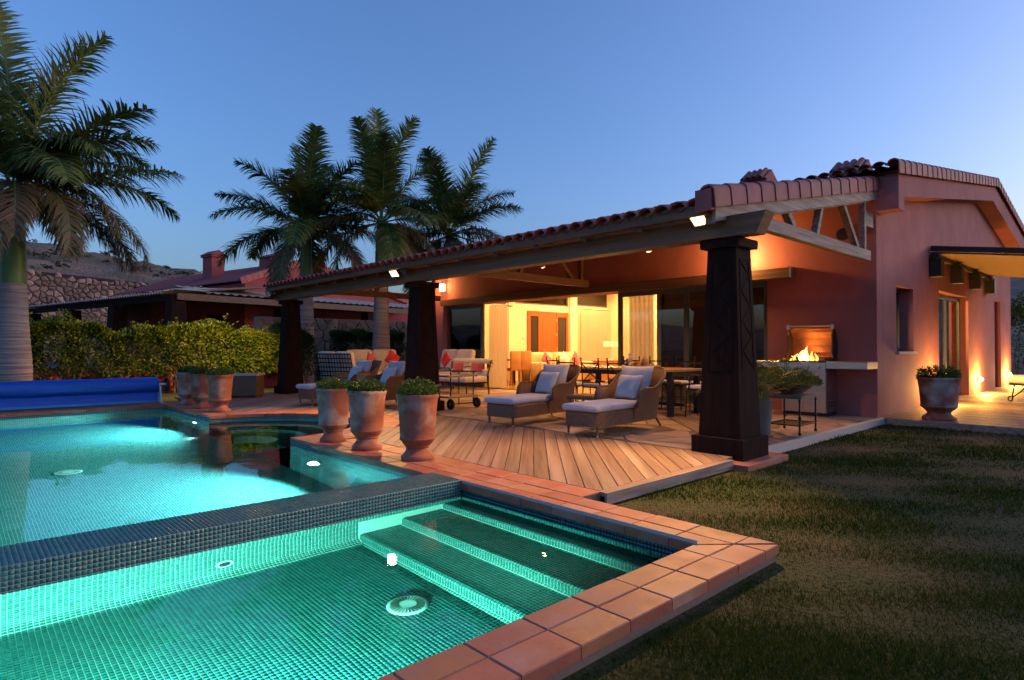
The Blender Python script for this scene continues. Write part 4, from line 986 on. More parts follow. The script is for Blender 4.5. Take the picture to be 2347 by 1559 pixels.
# sofas
def lattice(mb, w, z0, z1, nx, nz, y0, y1):
    for k in range(nx+1):
        x = -w/2+w*k/nx; mb.bar((x,y0,z0),(x,y1,z1),.014 if k%4 else .024,.010,(0,1,0))
    for k in range(nz+1):
        f = k/nz; mb.bar((-w/2,y0+(y1-y0)*f,z0+(z1-z0)*f),(w/2,y0+(y1-y0)*f,z0+(z1-z0)*f),.010,.026,(0,0,1))
    return mb
def make_sofa(label, loc, rz, w, n, lat=False, high=1.04):
    """sits facing -y"""
    c = thing('iron_sofa', label, 'sofa', loc, rz, 'iron-framed outdoor sofas')
    for x in (-w/2,w/2):
        for y in (-.36,.36): MB().tube([(x,y,0),(x,y,.30 if y < 0 else .62)],.016).build('leg', mt['iron'], c)
        a = MB().tube([(x,-.38,.30),(x,-.38,.56),(x,.36,.60)],.013).bar((x,-.36,.30),(x,.36,.30),.02,.03)
        for k in range(4): a.bar((x,-.30+.18*k,.30),(x,-.30+.18*k,.575),.009,.009)
        P = [(x,-.38+.04*math.cos(R(q)),.60+.04*math.sin(R(q))) for q in range(-90,200,40)]; a.tube(P,.009); a.build('arm_frame', mt['iron'], c)
    MB().bar((-w/2,-.36,.29),(w/2,-.36,.29),.02,.035).bar((-w/2,.36,.29),(w/2,.36,.29),.02,.035).build('seat_frame', mt['iron'], c)
    bk = lattice(MB(), w, .30, high-.06, int(w/.085), 6, .37, .50) if lat else MB().bar((-w/2,.37,.3),(-w/2,.50,high-.08),.02,.02).bar((w/2,.37,.3),(w/2,.50,high-.08),.02,.02).bar((-w/2,.50,high-.08),(w/2,.50,high-.08),.02,.02)
    bk.build('back_lattice' if lat else 'back_frame', mt['iron'], c)
    MB().rbox(0,-.03,.385,w-.04,.74,.15,.06).build('seat_cushion', mt['white'], c, smooth=True)
    for k in range(n):
        q = MB().rbox(0,0,0,(w-.06)/n-.01,.17,high-.44,.075).build('back_cushion', mt['white'], c, smooth=True); q.matrix_local = Matrix.Translation((-w/2+.03+(w-.06)*(k+.5)/n,.33,.45+(high-.44)/2)) @ Matrix.Rotation(R(-12),4,'X')
    return c
make_sofa('white outdoor sofa with two bright pillows facing the camera at the veranda end',(8.30,14.05,0),R(0),1.55,2)
make_sofa('white outdoor sofa seen from behind through its iron lattice back, beside the far pillar',(7.30,13.95,0),R(111),1.15,2,True,1.0)
make_sofa('white outdoor sofa against the glass wall with a pink pillow point showing',(10.02,13.35,0),R(-90),1.45,2)
for lb, w_, loc, rz, tl, ro, mm in (('scarlet square pillow standing on its corner on the far sofa',.38,(8.62,13.90,.80),R(3),R(-12),R(38),'red'),('coral pillow at the left of the far sofa',.38,(7.98,13.88,.76),R(25),R(-14),R(28),'pink'),('crimson pillow on its corner on the sofa by the glass',.36,(9.80,13.15,.78),R(-90),R(-12),R(45),'red')):
    throw('throw_pillow', lb, 'coloured pillows outdoors', w_, w_, .13, mt[mm], loc, rz, tl, ro)
# loveseat of upholstered rolls facing the pool
c = thing('roll_loveseat','white loveseat with bolster back rolls and coral pillows behind the trolley','sofa',(9.0,11.55,0),R(-90))
w = 1.45
for x in (-w/2,w/2):
    MB().tube([(x,.34,0),(x,.30,.45),(x,.42,.80)],.016).build('back_post', mt['iron'], c); MB().tube([(x,-.34,0),(x,-.34,.28)],.016).build('leg', mt['iron'], c)
    P = [(x+.0,.40+.06*math.cos(R(q)),.70+.06*math.sin(R(q))) for q in range(0,350,35)]; MB().tube(P,.008).build('scroll', mt['iron'], c)
MB().bar((-w/2,-.34,.27),(w/2,-.34,.27),.02,.03).bar((-w/2,.32,.27),(w/2,.32,.27),.02,.03).build('seat_frame', mt['iron'], c)
for k in (-1,1):
    MB().rbox(k*w/4,-.04,.36,w/2-.03,.72,.15,.07).build('seat_cushion', mt['white'], c, smooth=True)
    MB().rbox(k*w/4,.33,.50,w/2-.04,.12,.15,.058).build('lower_bolster', mt['white'], c, smooth=True); MB().rbox(k*w/4,.40,.77,w/2-.04,.13,.12,.058).build('upper_bolster', mt['white'], c, smooth=True)
for k, lb in ((-1,'coral rectangular pillow at the left of the bolster loveseat'),(1,'coral rectangular pillow at the right of the bolster loveseat')):
    throw('throw_pillow', lb, 'coloured pillows outdoors', .44, .24, .12, mt['pink'], (9.26,11.55-k*.36,.62), R(-90), R(-8))

# drinks trolley
t = thing('drinks_trolley','iron drinks trolley with wooden trays and rubber wheels','trolley',(6.77,8.80,0),R(3))
for x in (-.27,.27):
    for y in (-.2,.2): MB().tube([(x,y,.10 if y < 0 else .02),(x,y,.66)],.011).build('post', mt['iron'], t)
for z, nme in ((.57,'upper_tray'),(.20,'lower_tray')): MB().slab([(-.34,-.24),(.34,-.24),(.34,.24),(-.34,.24)],z,z+.03,.008).build(nme, mt['tablewood'], t)
r_ = MB()
for y in (-.2,.2): r_.tube([(-.45,y,.74),(-.33,y,.74),(-.22,y,.67),(.33,y,.66)],.011)
r_.tube([(-.45,-.2,.74),(-.45,.2,.74)],.011).tube([(.33,-.2,.66),(.33,.2,.66)],.011); r_.build('handle_rail', mt['iron'], t, smooth=40)
for x in (-.31,.31):
    wh = MB().lathe([(.055,-.016),(.09,-.018),(.097,0),(.09,.018),(.055,.016)],24).xf(Matrix.Translation((x,-.25,.097)) @ Matrix.Rotation(PI/2,4,'Y')).build('wheel', mt['rubber'], t, smooth=40); MB().lathe([(.01,-.017),(.056,-.014),(.056,.014),(.01,.017)],20).xf(Matrix.Translation((x,-.25,.097)) @ Matrix.Rotation(PI/2,4,'Y')).build('hub', mt['alu'], wh)
MB().tube([(-.31,-.25,.097),(.31,-.25,.097)],.01).build('axle', mt['iron'], t)
# storage box
b = thing('storage_box','long low brown wicker storage box by the hedge behind the far pots','box',(4.72,14.12,0),R(-38))
MB().slab([(-.52,-.27),(.52,-.27),(.52,.27),(-.52,.27)],.03,.47,.015).build('body', mt['wicker'], b); MB().slab([(-.54,-.29),(.54,-.29),(.54,.29),(-.54,.29)],.472,.515,.012).build('lid', mt['canvas'], b)
for x in (-.48,.48):
    for y in (-.23,.23): MB().box(x-.02,x+.02,y-.02,y+.02,0,.03).build('foot', mt['black'], b)
# pool cover on its roller
b = thing('pool_cover_roller','rolled-up blue pool cover on a steel roller along the far pool edge','pool cover',(0,13.42,0))
P = []; 
mb = MB(); n = 28; xs = [-2.6+.16*k for k in range(36)]; vs = []
for i, x in enumerate(xs):
    for k in range(n): a = 2*PI*k/n; r = .155+.004*math.sin(3*a+i*.9)+.003*math.sin(i*1.7); vs.append((x,r*math.cos(a),.365+r*math.sin(a)))
mb.add(vs,[(i*n+k,i*n+(k+1)%n,(i+1)*n+(k+1)%n,(i+1)*n+k) for i in range(len(xs)-1) for k in range(n)]+[tuple(range(n)),tuple((len(xs)-1)*n+k for k in range(n-1,-1,-1))]); mb.build('roll', mt['blue'], b, smooth=50)
mb = MB(); pr = [(-.07,.25),(-.11,.19),(-.135,.13),(-.15,.075)]
mb.add([(x,y-.004*math.sin(x*5),z) for x in xs for y, z in pr],[(i*4+k,i*4+k+1,(i+1)*4+k+1,(i+1)*4+k) for i in range(len(xs)-1) for k in range(3)]); mb.build('hanging_flap', mt['blue'], b, smooth=True)
MB().box(-2.6,3.0,-.162,-.146,.045,.085).build('hem', mt['blue2'], b); MB().box(2.97,3.005,-.15,-.10,.086,.23).build('side_hem', mt['blue2'], b)
for x in (3.05,-2.65):
    MB().bar((x,0,.37),(x,-.12,.02),.03,.03).bar((x,0,.37),(x,.22,.02),.03,.03).bar((x,-.25,.012),(x,.35,.012),.04,.024).build('leg_frame', mt['alu'], b)
MB().tube([(-2.7,0,.37),(3.16,0,.37)],.03).build('axle', mt['alu'], b)
wh = MB().lathe([(.13,-.012),(.15,-.012),(.15,.012),(.13,.012)],24,cap=False).bar((-.14,0,0),(.14,0,0),.02,.02).bar((0,-.14,0),(0,.14,0),.02,.02,(1,0,0)).xf(Matrix.Translation((3.17,0,.37)) @ Matrix.Rotation(PI/2,4,'Y')).build('hand_wheel', mt['black'], b)

# gas grill with fire
g = thing('gas_grill','stainless gas grill with open hood and burning fire against the red wall','grill',(10.38,3.97,0))
MB().box(-.24,.24,-.35,.35,.06,.80).build('cabinet', mt['steel'], g); MB().box(-.20,.24,-.33,.33,0,.058).build('plinth', mt['black'], g)
for y0,y1 in ((-.345,-.004),(.004,.345)):
    dd = MB().box(-.256,-.242,y0,y1,.09,.70).build('door', mt['steel'], g); yh = y1-.05 if y1 < 0 else y0+.05
    MB().tube([(-.285,y0+.06,.655),(-.285,y1-.06,.655)],.009).build('door_handle', mt['alu'], dd)
for k in range(6): MB().box(-.15+(k%3)*.11,-.09+(k%3)*.11,-.353,-.351,.16+(k//3)*.05,.175+(k//3)*.05).build('side_vent', mt['black'], g); 
for k in range(6): MB().box(-.15+(k%3)*.11,-.09+(k%3)*.11,-.353,-.351,.66+(k//3)*.05,.675+(k//3)*.05).build('side_vent', mt['black'], g)
cp = MB().box(-.30,-.245,-.36,.36,.72,.86).build('control_panel', mt['steel'], g)
for k in range(4): MB().lathe([(.026,0),(.03,.008),(.022,.03),(.018,.032)],16).xf(Matrix.Translation((-.301,-.26+.17*k,.79)) @ Matrix.Rotation(-PI/2,4,'Y')).build('knob', mt['alu'], cp)
for y0,y1 in ((-.95,-.362),(.362,.80)): MB().slab([(-.29,y0),(.20,y0),(.20,y1),(-.29,y1)],.77,.88,.012).build('side_shelf', mt['steel'], g)
fb = MB().box(-.24,.24,-.36,-.33,.80,.93).box(-.24,.24,.33,.36,.80,.93).box(.21,.24,-.33,.33,.80,.95).box(-.24,-.215,-.33,.33,.80,.885).build('firebox', mt['black'], g)
gr = MB()
for k in range(16): gr.bar((-.21,-.31+.041*k,.865),(.21,-.31+.041*k,.865),.01,.008)
gr.build('grate', mt['iron'], g)
# open hood: a curved shell tipped back against the wall
pr = []
for k in range(9): a = R(200-110*k/8); pr.append((.20+.21*math.cos(a)*.9, 1.16+.27*math.sin(a)))
mt['hoodsteel'] = M('brown_steel',(.10,.055,.035),.5,(.22,.11,.06),ns=5,metal=.5); hd = MB(); pr = [(.20,.93),(.235,1.02),(.24,1.14),(.215,1.26),(.165,1.36),(.10,1.42),(.085,1.405),(.15,1.35),(.20,1.255),(.224,1.14),(.22,1.02),(.185,.94)]  # hood steel in mottled dark brown
hd.prism(pr,'y',-.36,.36); hd = hd.build('hood', mt['hoodsteel'], g)
for y in (-.36,.34): MB().prism([(.20,.93),(.235,1.02),(.24,1.14),(.215,1.26),(.165,1.36),(.10,1.42),(.02,1.30),(.04,1.15),(.02,1.02),(.10,.93)],'y',y,y+.02).build('hood_cheek', mt['black'], hd)
MB().tube([(.06,-.34,1.45),(.06,.34,1.45)],.011).build('hood_handle', mt['alu'], hd)
for y in (-.35,.35): MB().box(.03,.10,y-.025,y+.025,1.40,1.475).build('handle_mount', mt['alu'], hd)
mt['flame'] = emit('flame', (1.0,.30,.03), 1.6); mt['flame2'] = emit('flame_core', (1.0,.62,.18), 4)
rs = random.Random(5)
def tongue(h, r, m, x, y):
    P = []; rr = []
    for k in range(8):
        f = k/7; P.append((x+.02*math.sin(f*5+y*20)*f, y+.035*math.sin(f*4+x*30+y*13)*f, .868+h*f)); rr.append(max(.0015, r*(math.sin(PI*min(1,f*.92+.12))**.8)*(1-f*.55)))
    return MB().tube(P,rr,8).build('flame_tongue', m, g, smooth=True)
for x,y,h,r in ((-.02,.02,.26,.045),(-.05,.09,.19,.05),(.0,-.06,.17,.035),(-.06,.20,.13,.035),(.02,.25,.09,.03),(-.03,-.13,.13,.025),(.03,.13,.12,.04),(-.06,-.02,.10,.04),(-.05,.28,.05,.02)):
    tongue(h,r,mt['flame'],x,y); 
for x,y,h,r in ((-.035,.03,.17,.030),(-.065,.10,.12,.03),(-.05,.0,.07,.04)): tongue(h,r,mt['flame2'],x-.02,y)
lamp('fire_light','POINT',(-.05,.05,1.02),9,(1.0,.30,.05),g,.08)

# iron side table by the lawn with a planted bowl (plants further down)
t = thing('iron_side_table','square iron side table with stone top at the lawn edge','side table',(8.05,3.30,0),R(2))
MB().slab([(-.33,-.24),(.33,-.24),(.33,.24),(-.33,.24)],.455,.495,.006).build('table_top', mt['stone2'], t)
for x in (-.28,.28):
    for y in (-.20,.20): MB().lathe([(.016,0),(.018,.03),(.011,.045),(.011,.19),(.02,.205),(.02,.225),(.011,.24),(.011,.41),(.019,.425),(.011,.445),(.011,.455)],10,(x,y,0)).build('leg', mt['iron'], t)
sf = MB()
for y in (-.20,.20): sf.bar((-.28,y,.12),(.28,y,.12),.012,.018)
for x in (-.28,.28): sf.bar((x,-.2,.12),(x,.2,.12),.012,.018)
for k in range(1,8): sf.bar((-.28+.07*k,-.2,.12),(-.28+.07*k,.2,.12),.006,.006)
sf.build('lower_rack', mt['iron'], t)
# scroll-legged daybed at the right edge
t = thing('scroll_daybed','cream daybed on black scrolled iron legs at the right edge of the picture','daybed',(16.35,1.30,0),R(-38))
MB().rbox(0,0,.46,1.9,.75,.17,.08).build('mattress', mt['white'], t, smooth=True); MB().bar((-.92,-.34,.36),(.92,-.34,.36),.03,.03).bar((-.92,.34,.36),(.92,.34,.36),.03,.03).bar((-.92,-.34,.36),(-.92,.34,.36),.03,.03).bar((.92,-.34,.36),(.92,.34,.36),.03,.03).build('bed_frame', mt['iron'], t)
for sx in (-1,1):
    for y in (-.34,.34):
        P = [(sx*.80,y,.36),(sx*.86,y,.10)]+[(sx*(.90+.05*math.cos(R(q))),y,.055+.045*math.sin(R(q))) for q in range(180,470,35)]
        MB().tube(P,.013).build('scroll_leg', mt['iron'], t); MB().tube([(sx*.50,y,.36),(sx*.66,y,.20),(sx*.86,y,.08)],.012).build('brace', mt['iron'], t)

# ------------------------------------------------------------------ living room furniture
s = thing('indoor_sofa','cream living room sofa with square arms and pink pillows','sofa',(14.15,13.05,0))
MB().rbox(0,0,.24,2.45,1.0,.36,.05).build('base', mt['isofa'], s, smooth=True)
for x in (-1.15,1.15): MB().rbox(x,0,.34,.26,1.05,.62,.05).build('arm', mt['isofa'], s, smooth=True)
MB().rbox(0,.46,.50,2.45,.22,.85,.06).build('back', mt['isofa'], s, smooth=True)
for x in (-.52,.52): MB().rbox(x,-.06,.46,1.0,.80,.14,.05).build('seat_cushion', mt['isofa'], s, smooth=True); MB().rbox(x,.30,.74,1.0,.22,.42,.08).build('back_cushion', mt['isofa'], s, smooth=True)
MB().box(-1.1,1.1,-.4,.4,0,.06).build('plinth', mt['black'], s)
for lb, loc, mm in (('hot pink pillow at the left end of the cream sofa indoors',(13.55,12.98,.72),'pink'),('pale pink pillow in the middle of the cream sofa indoors',(14.3,12.88,.72),'white'),('hot pink pillow at the right end of the cream sofa indoors',(14.95,12.98,.74),'pink')):
    throw('throw_pillow', lb, 'pillows on the indoor sofa', .40,.40,.13,mt[mm],loc,R(4),R(-15),R(42))
def ichair(label, loc, rz):
    c = thing('upholstered_chair', label, 'chair', loc, rz, 'tan dining chairs indoors')
    MB().rbox(0,0,.46,.44,.44,.09,.03).build('seat', mt['ichair'], c, smooth=True); q = MB().rbox(-.20,0,.72,.06,.43,.56,.025).build('backrest', mt['ichair'], c, smooth=True)
    for x in (-.19,.19):
        for y in (-.19,.19): MB().box(x-.02,x+.02,y-.02,y+.02,0,.43).build('leg', mt['ichair'], c)
    return c
i0 = ichair('tan dining chair indoors nearest the open doorway curtain',(11.60,13.10,0),R(86))
copy_tree(i0,'tan dining chair indoors in the middle, back to the terrace',(12.10,13.06,0),R(93)); copy_tree(i0,'tan dining chair indoors beside the cream sofa',(12.60,13.12,0),R(88))
t = thing('indoor_dining_table','dark indoor dining table behind the tan chairs','table',(12.1,13.78,0),R(0)); MB().box(-.6,.6,-.4,.4,.70,.74).build('table_top', mt['iron'], t)
for x in (-.52,.52):
    for y in (-.32,.32): MB().box(x-.03,x+.03,y-.03,y+.03,0,.70).build('leg', mt['iron'], t)
t = thing('sideboard','low wooden sideboard carrying the table lamp indoors','sideboard',(15.6,12.05,0)); MB().box(-.7,.7,-.22,.22,.06,.66).build('body', mt['ichair'], t); MB().box(-.72,.72,-.24,.24,.661,.69).build('top', mt['tablewood'], t)
for x in (-.6,.6): MB().box(x-.03,x+.03,-.18,.18,0,.06).build('foot', mt['iron'], t)
t = thing('table_lamp','lit table lamp with wide rectangular shade inside the living room','lamp',(15.55,12.05,.69)); MB().lathe([(.10,0),(.10,.02),(.03,.05),(.05,.2),(.03,.38),(.01,.44)],16).build('base', mt['white'], t, smooth=40)
mt['shade'] = emit('lamp_shade', (1.0,.55,.14), .28); MB().box(-.24,.24,-.12,.12,.44,.445).box(-.24,.24,-.12,-.115,.44,.60).box(-.24,.24,.115,.12,.44,.60).box(-.24,-.235,-.115,.115,.445,.6).box(.235,.24,-.115,.115,.445,.6).build('shade', mt['shade'], t); lamp('table_lamp_glow','POINT',(0,0,.72),45,WARM2,t,.08)
tb = tag(MB().box(-.05,.05,-.03,0,-.03,.03).build('thermostat', mt['white']),'small white thermostat on the wall left of the entrance door','thermostat'); tb.location = (14.12,14.598,1.42)
def curtain(label, axis, a0, a1, pos, z0, z1, amp=.035, per=.115, m=None):
    n = max(8,int((a1-a0)/.012)); vs = []
    for i in range(n+1):
        a = a0+(a1-a0)*i/n
        for z, f in ((z0,1.0),(z0+(z1-z0)*.5,.9),(z1-.12,.75),(z1,.55)):
            o = pos+amp*f*math.sin(2*PI*(a-a0)/per+.5*math.sin(a*7))
            vs.append((a,o,z) if axis == 'x' else (o,a,z))
    o = MB().add(vs,[(i*4+k,(i+1)*4+k,(i+1)*4+k+1,i*4+k+1) for i in range(n) for k in range(3)]).build('curtain', m or mt['curtain'], None, smooth=True, fix=False)
    return tag(o, label, 'curtain', 'linen curtains')
curtain('linen curtain gathered at the left side of the open sliding door','y',12.05,12.72,HX+.30,.01,2.27)
curtain('narrow pale curtain on the far wall left of the entrance door','x',12.70,13.34,14.47,.02,2.42)
curtain('wide pleated curtain on the far wall right of the entrance door','x',16.90,18.60,14.46,.02,2.46)
curtain('linen curtain behind the glass right of the open doorway','y',7.42,8.05,HX+.34,.01,2.24)
curtain('dark sheet added behind the left glass panel to hide the lit room','y',13.30,14.27,HX+.30,.01,2.24,.004,.9,mt['darkroom'])  # added blocker, keeps the pane dark as if reflections covered it
curtain('yellowish curtain behind the left leaf of the garden door','x',14.85,15.55,GY+.50,.01,2.2)
curtain('yellowish curtain behind the right leaf of the garden door','x',16.15,16.75,GY+.50,.01,2.2)
mt['rcurt'] = M('red_curtain',(.35,.02,.03),.9); curtain('thin red curtain at the edge of the garden door','x',14.72,14.88,GY+.45,.01,2.2,.02,.08,mt['rcurt'])
for x0,x1,z in ((12.6,13.5,2.45),(16.68,18.6,2.50)):
    r_ = tag(MB().tube([(x0,14.47,z),(x1,14.47,z)],.014).build('curtain_rod', mt['iron']),'dark curtain rod on the far wall '+('left' if x0 < 14 else 'right')+' of the entrance door','curtain rod','curtain rods')
# ------------------------------------------------------------------ plants
def leaf_arrays(P, D, size, wr=.42, rg=rng, droop=.12):
    n = len(P); D = D/np.linalg.norm(D,axis=1,keepdims=True); A = rg.normal(size=(n,3)); Sd = np.cross(D,A); Sd /= np.linalg.norm(Sd,axis=1,keepdims=True)+1e-9
    s = (size*np.ones(n))[:,None]; dn = np.zeros((n,3)); dn[:,2] = -1
    v = np.stack([P, P+D*s*.5+Sd*s*wr*.5, P+D*s+dn*s*droop, P+D*s*.5-Sd*s*wr*.5],1).reshape(-1,3)
    f = np.arange(4*n).reshape(-1,4); return v, f
def foliage(name, P, D, size, mat, parent, **k):
    v, f = leaf_arrays(np.asarray(P), np.asarray(D), size, **k); o = nm(name, v, f, mat, parent); return o
def urn(label, loc, sr=1.0, sh=1.0, rz=0, plant=True, lush=1.0, group='terracotta urns by the pool', tall=1.0):
    u = thing('terracotta_urn', label, 'plant pot', loc, rz, group)
    prof = [(.02,0),(.150,0),(.156,.012),(.156,.034),(.147,.046),(.128,.062),(.110,.09),(.107,.112),(.122,.128),(.120,.136),(.138,.152),(.160,.185),(.170,.194),(.172,.204),(.166,.212),(.170,.30),(.178,.42),(.187,.53),(.192,.575),(.200,.588),(.204,.602),(.202,.618),(.190,.624),(.176,.618),(.170,.57),(.160,.55)]
    MB().lathe([(r*sr,z*sh) for r,z in prof],40,cap=False).build('urn_body', mt['pot'], u, smooth=40)
    MB().lathe([(.005,.585*sh),(.168*sr,.585*sh)],24,cap=False).build('soil', mt['soil'], u)
    n = int(1500*lush*sr); a = rng.uniform(0,2*PI,n); r = .175*sr*np.sqrt(rng.uniform(0,1,n))*1.08; hgt = (.03+.13*rng.uniform(0,1,n)**1.4*(1-.45*(r/(.18*sr))**2))*tall
    P = np.stack([r*np.cos(a),r*np.sin(a),.575*sh+hgt],1); D = np.stack([np.cos(a)*(.25+r*2.5),np.sin(a)*(.25+r*2.5),.55+.5*rng.uniform(-1,1,n)],1)+rng.normal(size=(n,3))*.45
    foliage('foliage', P, D, rng.uniform(.022,.045,n), mt['leafp'], u, wr=.5)
    st = MB()
    for k in range(12):
        q = 2*PI*k/12+.3; rr = .1*sr; st.tube([(rr*.3*math.cos(q),rr*.3*math.sin(q),.58*sh),(rr*math.cos(q),rr*math.sin(q),.66*sh)],.003,5)
    stuff(st.build('stems', mt['twig'], u)); return u
urn('mossy terracotta urn, rearmost of the three near the peninsula tip',(3.33,6.66,0),1,1.0,.4)
urn('whitened terracotta urn, middle one of the three near urns',(3.34,5.90,0),1.04,1.02,2.1)
urn('terracotta urn closest to the camera, in front of the middle pillar',(3.40,5.02,0),1.03,1.03,4.0,lush=.8,tall=1.25)
urn('terracotta urn at the far left beside the pool cover roller',(3.40,12.85,0),1,1.0,5.2)
urn('terracotta urn in the middle of the far row beyond the round bay',(3.38,11.90,0),1.0,1.0,1.2)
urn('terracotta urn at the right of the far row, in front of the storage box',(3.42,11.02,0),1.06,1.02,3.3)
urn('broad terracotta urn standing on the side deck by the gable wall',(11.06,2.33,0),1.42,1.04,2.8,group='urns on the side deck',tall=1.5)
urn('terracotta urn cut by the right edge of the picture beside the daybed',(13.6,1.05,0),1.3,1.15,1.0,group='urns on the side deck',tall=1.6)
# low bowl with a windswept shrub on the iron table
b = thing('planted_bowl','low glazed bowl with a feathery shrub on the iron side table','plant',(8.05,3.30,.497))
MB().lathe([(.02,0),(.12,0),(.13,.015),(.22,.075),(.27,.13),(.265,.137),(.24,.125),(.2,.09)],32,cap=False).build('bowl', mt['pot'], b, smooth=40); MB().lathe([(.005,.115),(.24,.115)],20,cap=False).build('soil', mt['soil'], b)
n = 3800; a = rng.uniform(0,2*PI,n); r = .34*np.sqrt(rng.uniform(0,1,n)); P = np.stack([r*np.cos(a),r*np.sin(a),.12+.22*rng.uniform(0,1,n)*(1-(r/.40)**2)],1); D = np.stack([np.cos(a)*.9,np.sin(a)*.9,.6+.4*rng.uniform(-1,1,n)],1)+rng.normal(size=(n,3))*.35
foliage('foliage', P, D, rng.uniform(.03,.06,n), mt['leafp'], b, wr=.16)
def frond(L, e0, bend, npair, lmax, mat, parent, M_, droop=.55, seed=0, rad=.014, start=.14, spread=.85, rach=None):
    """pinnate leaf in its local xz plane, growing along +x"""
    rg = np.random.default_rng(seed+11); N = 26; P = [Vector((0,0,0))]; T = []
    for i in range(N):
        e = e0-bend*((i+.5)/N)**1.4; T.append(Vector((math.cos(e),0,math.sin(e)))); P.append(P[-1]+T[-1]*L/N)
    T.append(T[-1]); V = []; F = []; Pn = np.array([tuple(p) for p in P]); Tn = np.array([tuple(t) for t in T])
    for side in (1,-1):
        for k in range(npair):
            s = start+(1-start)*(k+rg.uniform(0,.8))/npair; s = min(s,.995); x = s*N; i = int(x); f = x-i; p = Pn[i]*(1-f)+Pn[i+1]*f; t = Tn[i]
            ll = lmax*(math.sin(PI*min(1,.12+.86*s))**.55)*rg.uniform(.8,1.1); up = np.array([-t[2],0,t[0]])
            d = t*rg.uniform(.45,.75)+np.array([0,side*spread,0])+up*rg.uniform(-.25,.5); d /= np.linalg.norm(d)
            w = .5*lmax*.052*rg.uniform(.7,1.2); wv = np.cross(d,up); wv /= np.linalg.norm(wv)+1e-9
            g = np.array([0,0,-1.0]); dr = droop*rg.uniform(.6,1.3); b0 = len(V); cur = p; dd = d
            for j in range(4):
                ww = w*(1,.95,.7,.12)[j]; V += [cur-wv*ww, cur+wv*ww]; dd = dd+g*dr*(.18+.30*j); dd = dd/np.linalg.norm(dd); cur = cur+dd*ll/3
            for j in range(3): F.append((b0+2*j,b0+2*j+1,b0+2*j+3,b0+2*j+2))
    fr = nm('frond', V, F, mat, parent); fr.matrix_local = M_
    MB().tube(P[::2]+[P[-1]],[rad*(1-.85*i/14) for i in range(len(P[::2])+1)],6).build('rachis', rach or mt['shaft'], fr, smooth=True)
    return fr
pp = thing('potted_palm','areca palm in a tall pale pot half hidden by the nearest pillar','plant',(7.50,3.45,0))
MB().lathe([(.02,0),(.10,0),(.105,.02),(.14,.42),(.15,.44),(.13,.44),(.12,.40)],24,cap=False).build('pot', mt['stone2'], pp, smooth=40); MB().lathe([(.004,.41),(.12,.41)],16,cap=False).build('soil', mt['soil'], pp)
for k in range(15):
    a = k*2.4; frond(.75+.30*((k*7)%5)/5, R(80-3.2*k), R(75), 20, .28, mt['leafp'], pp, Matrix.Translation((.03*math.cos(a),.03*math.sin(a),.41)) @ Matrix.Rotation(a,4,'Z'), .35, k, .006, .3)

# hedges
def hedge(label, x0, x1, y0, y1, h, n, mat, zlow, seed, curve=None, size=(.05,.085), name='hedge', group=None, stems=True):
    rg = np.random.default_rng(seed); c = thing(name, label, 'hedge', ((x0+x1)/2,(y0+y1)/2,0), 0, group); lx, ly = (x1-x0)/2, (y1-y0)/2
    u = rg.uniform(-1,1,(n,3)); k = rg.integers(0,6,n); q = u.copy()
    sh = 1-np.abs(rg.normal(0,.22,n)); ax = np.where(k < 2, 1, np.where(k < 5, 2, 0)); sg = np.where(ax == 2, 1, np.where(rg.uniform(size=n) < .75, -1, 1)); sg = np.where((ax == 0), np.where(rg.uniform(size=n) < .5,-1,1), sg)
    q[np.arange(n),ax] = sh*sg
    def lump(x, y): return .10*np.sin(x*1.9+seed)+.07*np.sin(x*4.3+1.3*y+2)+.05*np.sin(7.1*x+seed*2)+.05*np.sin(y*5)
    x = q[:,0]*lx; y = q[:,1]*ly; e = np.clip((1-np.abs(q[:,0]))*lx/.5,0,1)**.5; top = h*(.86+.14*e)+lump(x,y)
    z = zlow+(top-zlow)*(q[:,2]+1)/2; y = y*(.86+.10*np.sin(x*2.3+z*3)+.12*np.sin(x*5.1-z*4.2+seed)+.08*np.sin(x*9.7+z*8.1)); gapn = np.sin(x*3.7+1.9*z+seed)*np.sin(z*5.3-1.3*x)+.6*np.sin(x*11+z*7)
    keep = rg.uniform(size=n) < np.clip((z-zlow*.5)/.45,.06,1)*np.clip(.95+.5*gapn,.25,1); P = np.stack([x,y,z],1)[keep]; qk = q[keep]
    D = qk*np.array([.6,1.0,.7])+rg.normal(size=P.shape)*.55; D[:,2] += .35
    foliage('leaves', P, D, rg.uniform(size[0],size[1],len(P)), mat, c, rg=rg)
    SP = []; SD = []
    for i in range(int((x1-x0)*9)):
        bx = rg.uniform(-lx,lx); by = rg.uniform(-ly,ly)*.9; bz = h+lump(bx,by)-.05; hh = rg.uniform(.05,.34); lean = rg.normal(0,.12,2)
        for j in range(int(6+hh*50)):
            f = rg.uniform(0,1); SP.append((bx+lean[0]*f,by+lean[1]*f,bz+hh*f)); a = rg.uniform(0,2*PI); SD.append((math.cos(a),math.sin(a),.8))
    foliage('sprigs', np.array(SP), np.array(SD), rg.uniform(size[0]*.8,size[1]*.8,len(SP)), mat, c, rg=rg)
    if stems:
        st = MB(); rs = random.Random(seed)
        for i in range(int((x1-x0)*3.2)):
            bx = rs.uniform(-lx,lx); by = rs.uniform(-ly,ly)*.6
            for j in range(3): st.tube([(bx,by,-.1),(bx+rs.uniform(-.12,.12),by+rs.uniform(-.1,.1),h*.35),(bx+rs.uniform(-.35,.35),by+rs.uniform(-.3,.3),h*.75)],[.018,.013,.006],5)
        stuff(st.build('stems', mt['twig'], c))
    return c
hedge('long clipped yellow-green hedge behind the pool cover and far pots',-2.2,7.0,17.1,18.2,1.60,66000,mt['leafh'],.42,3,size=(.075,.125))
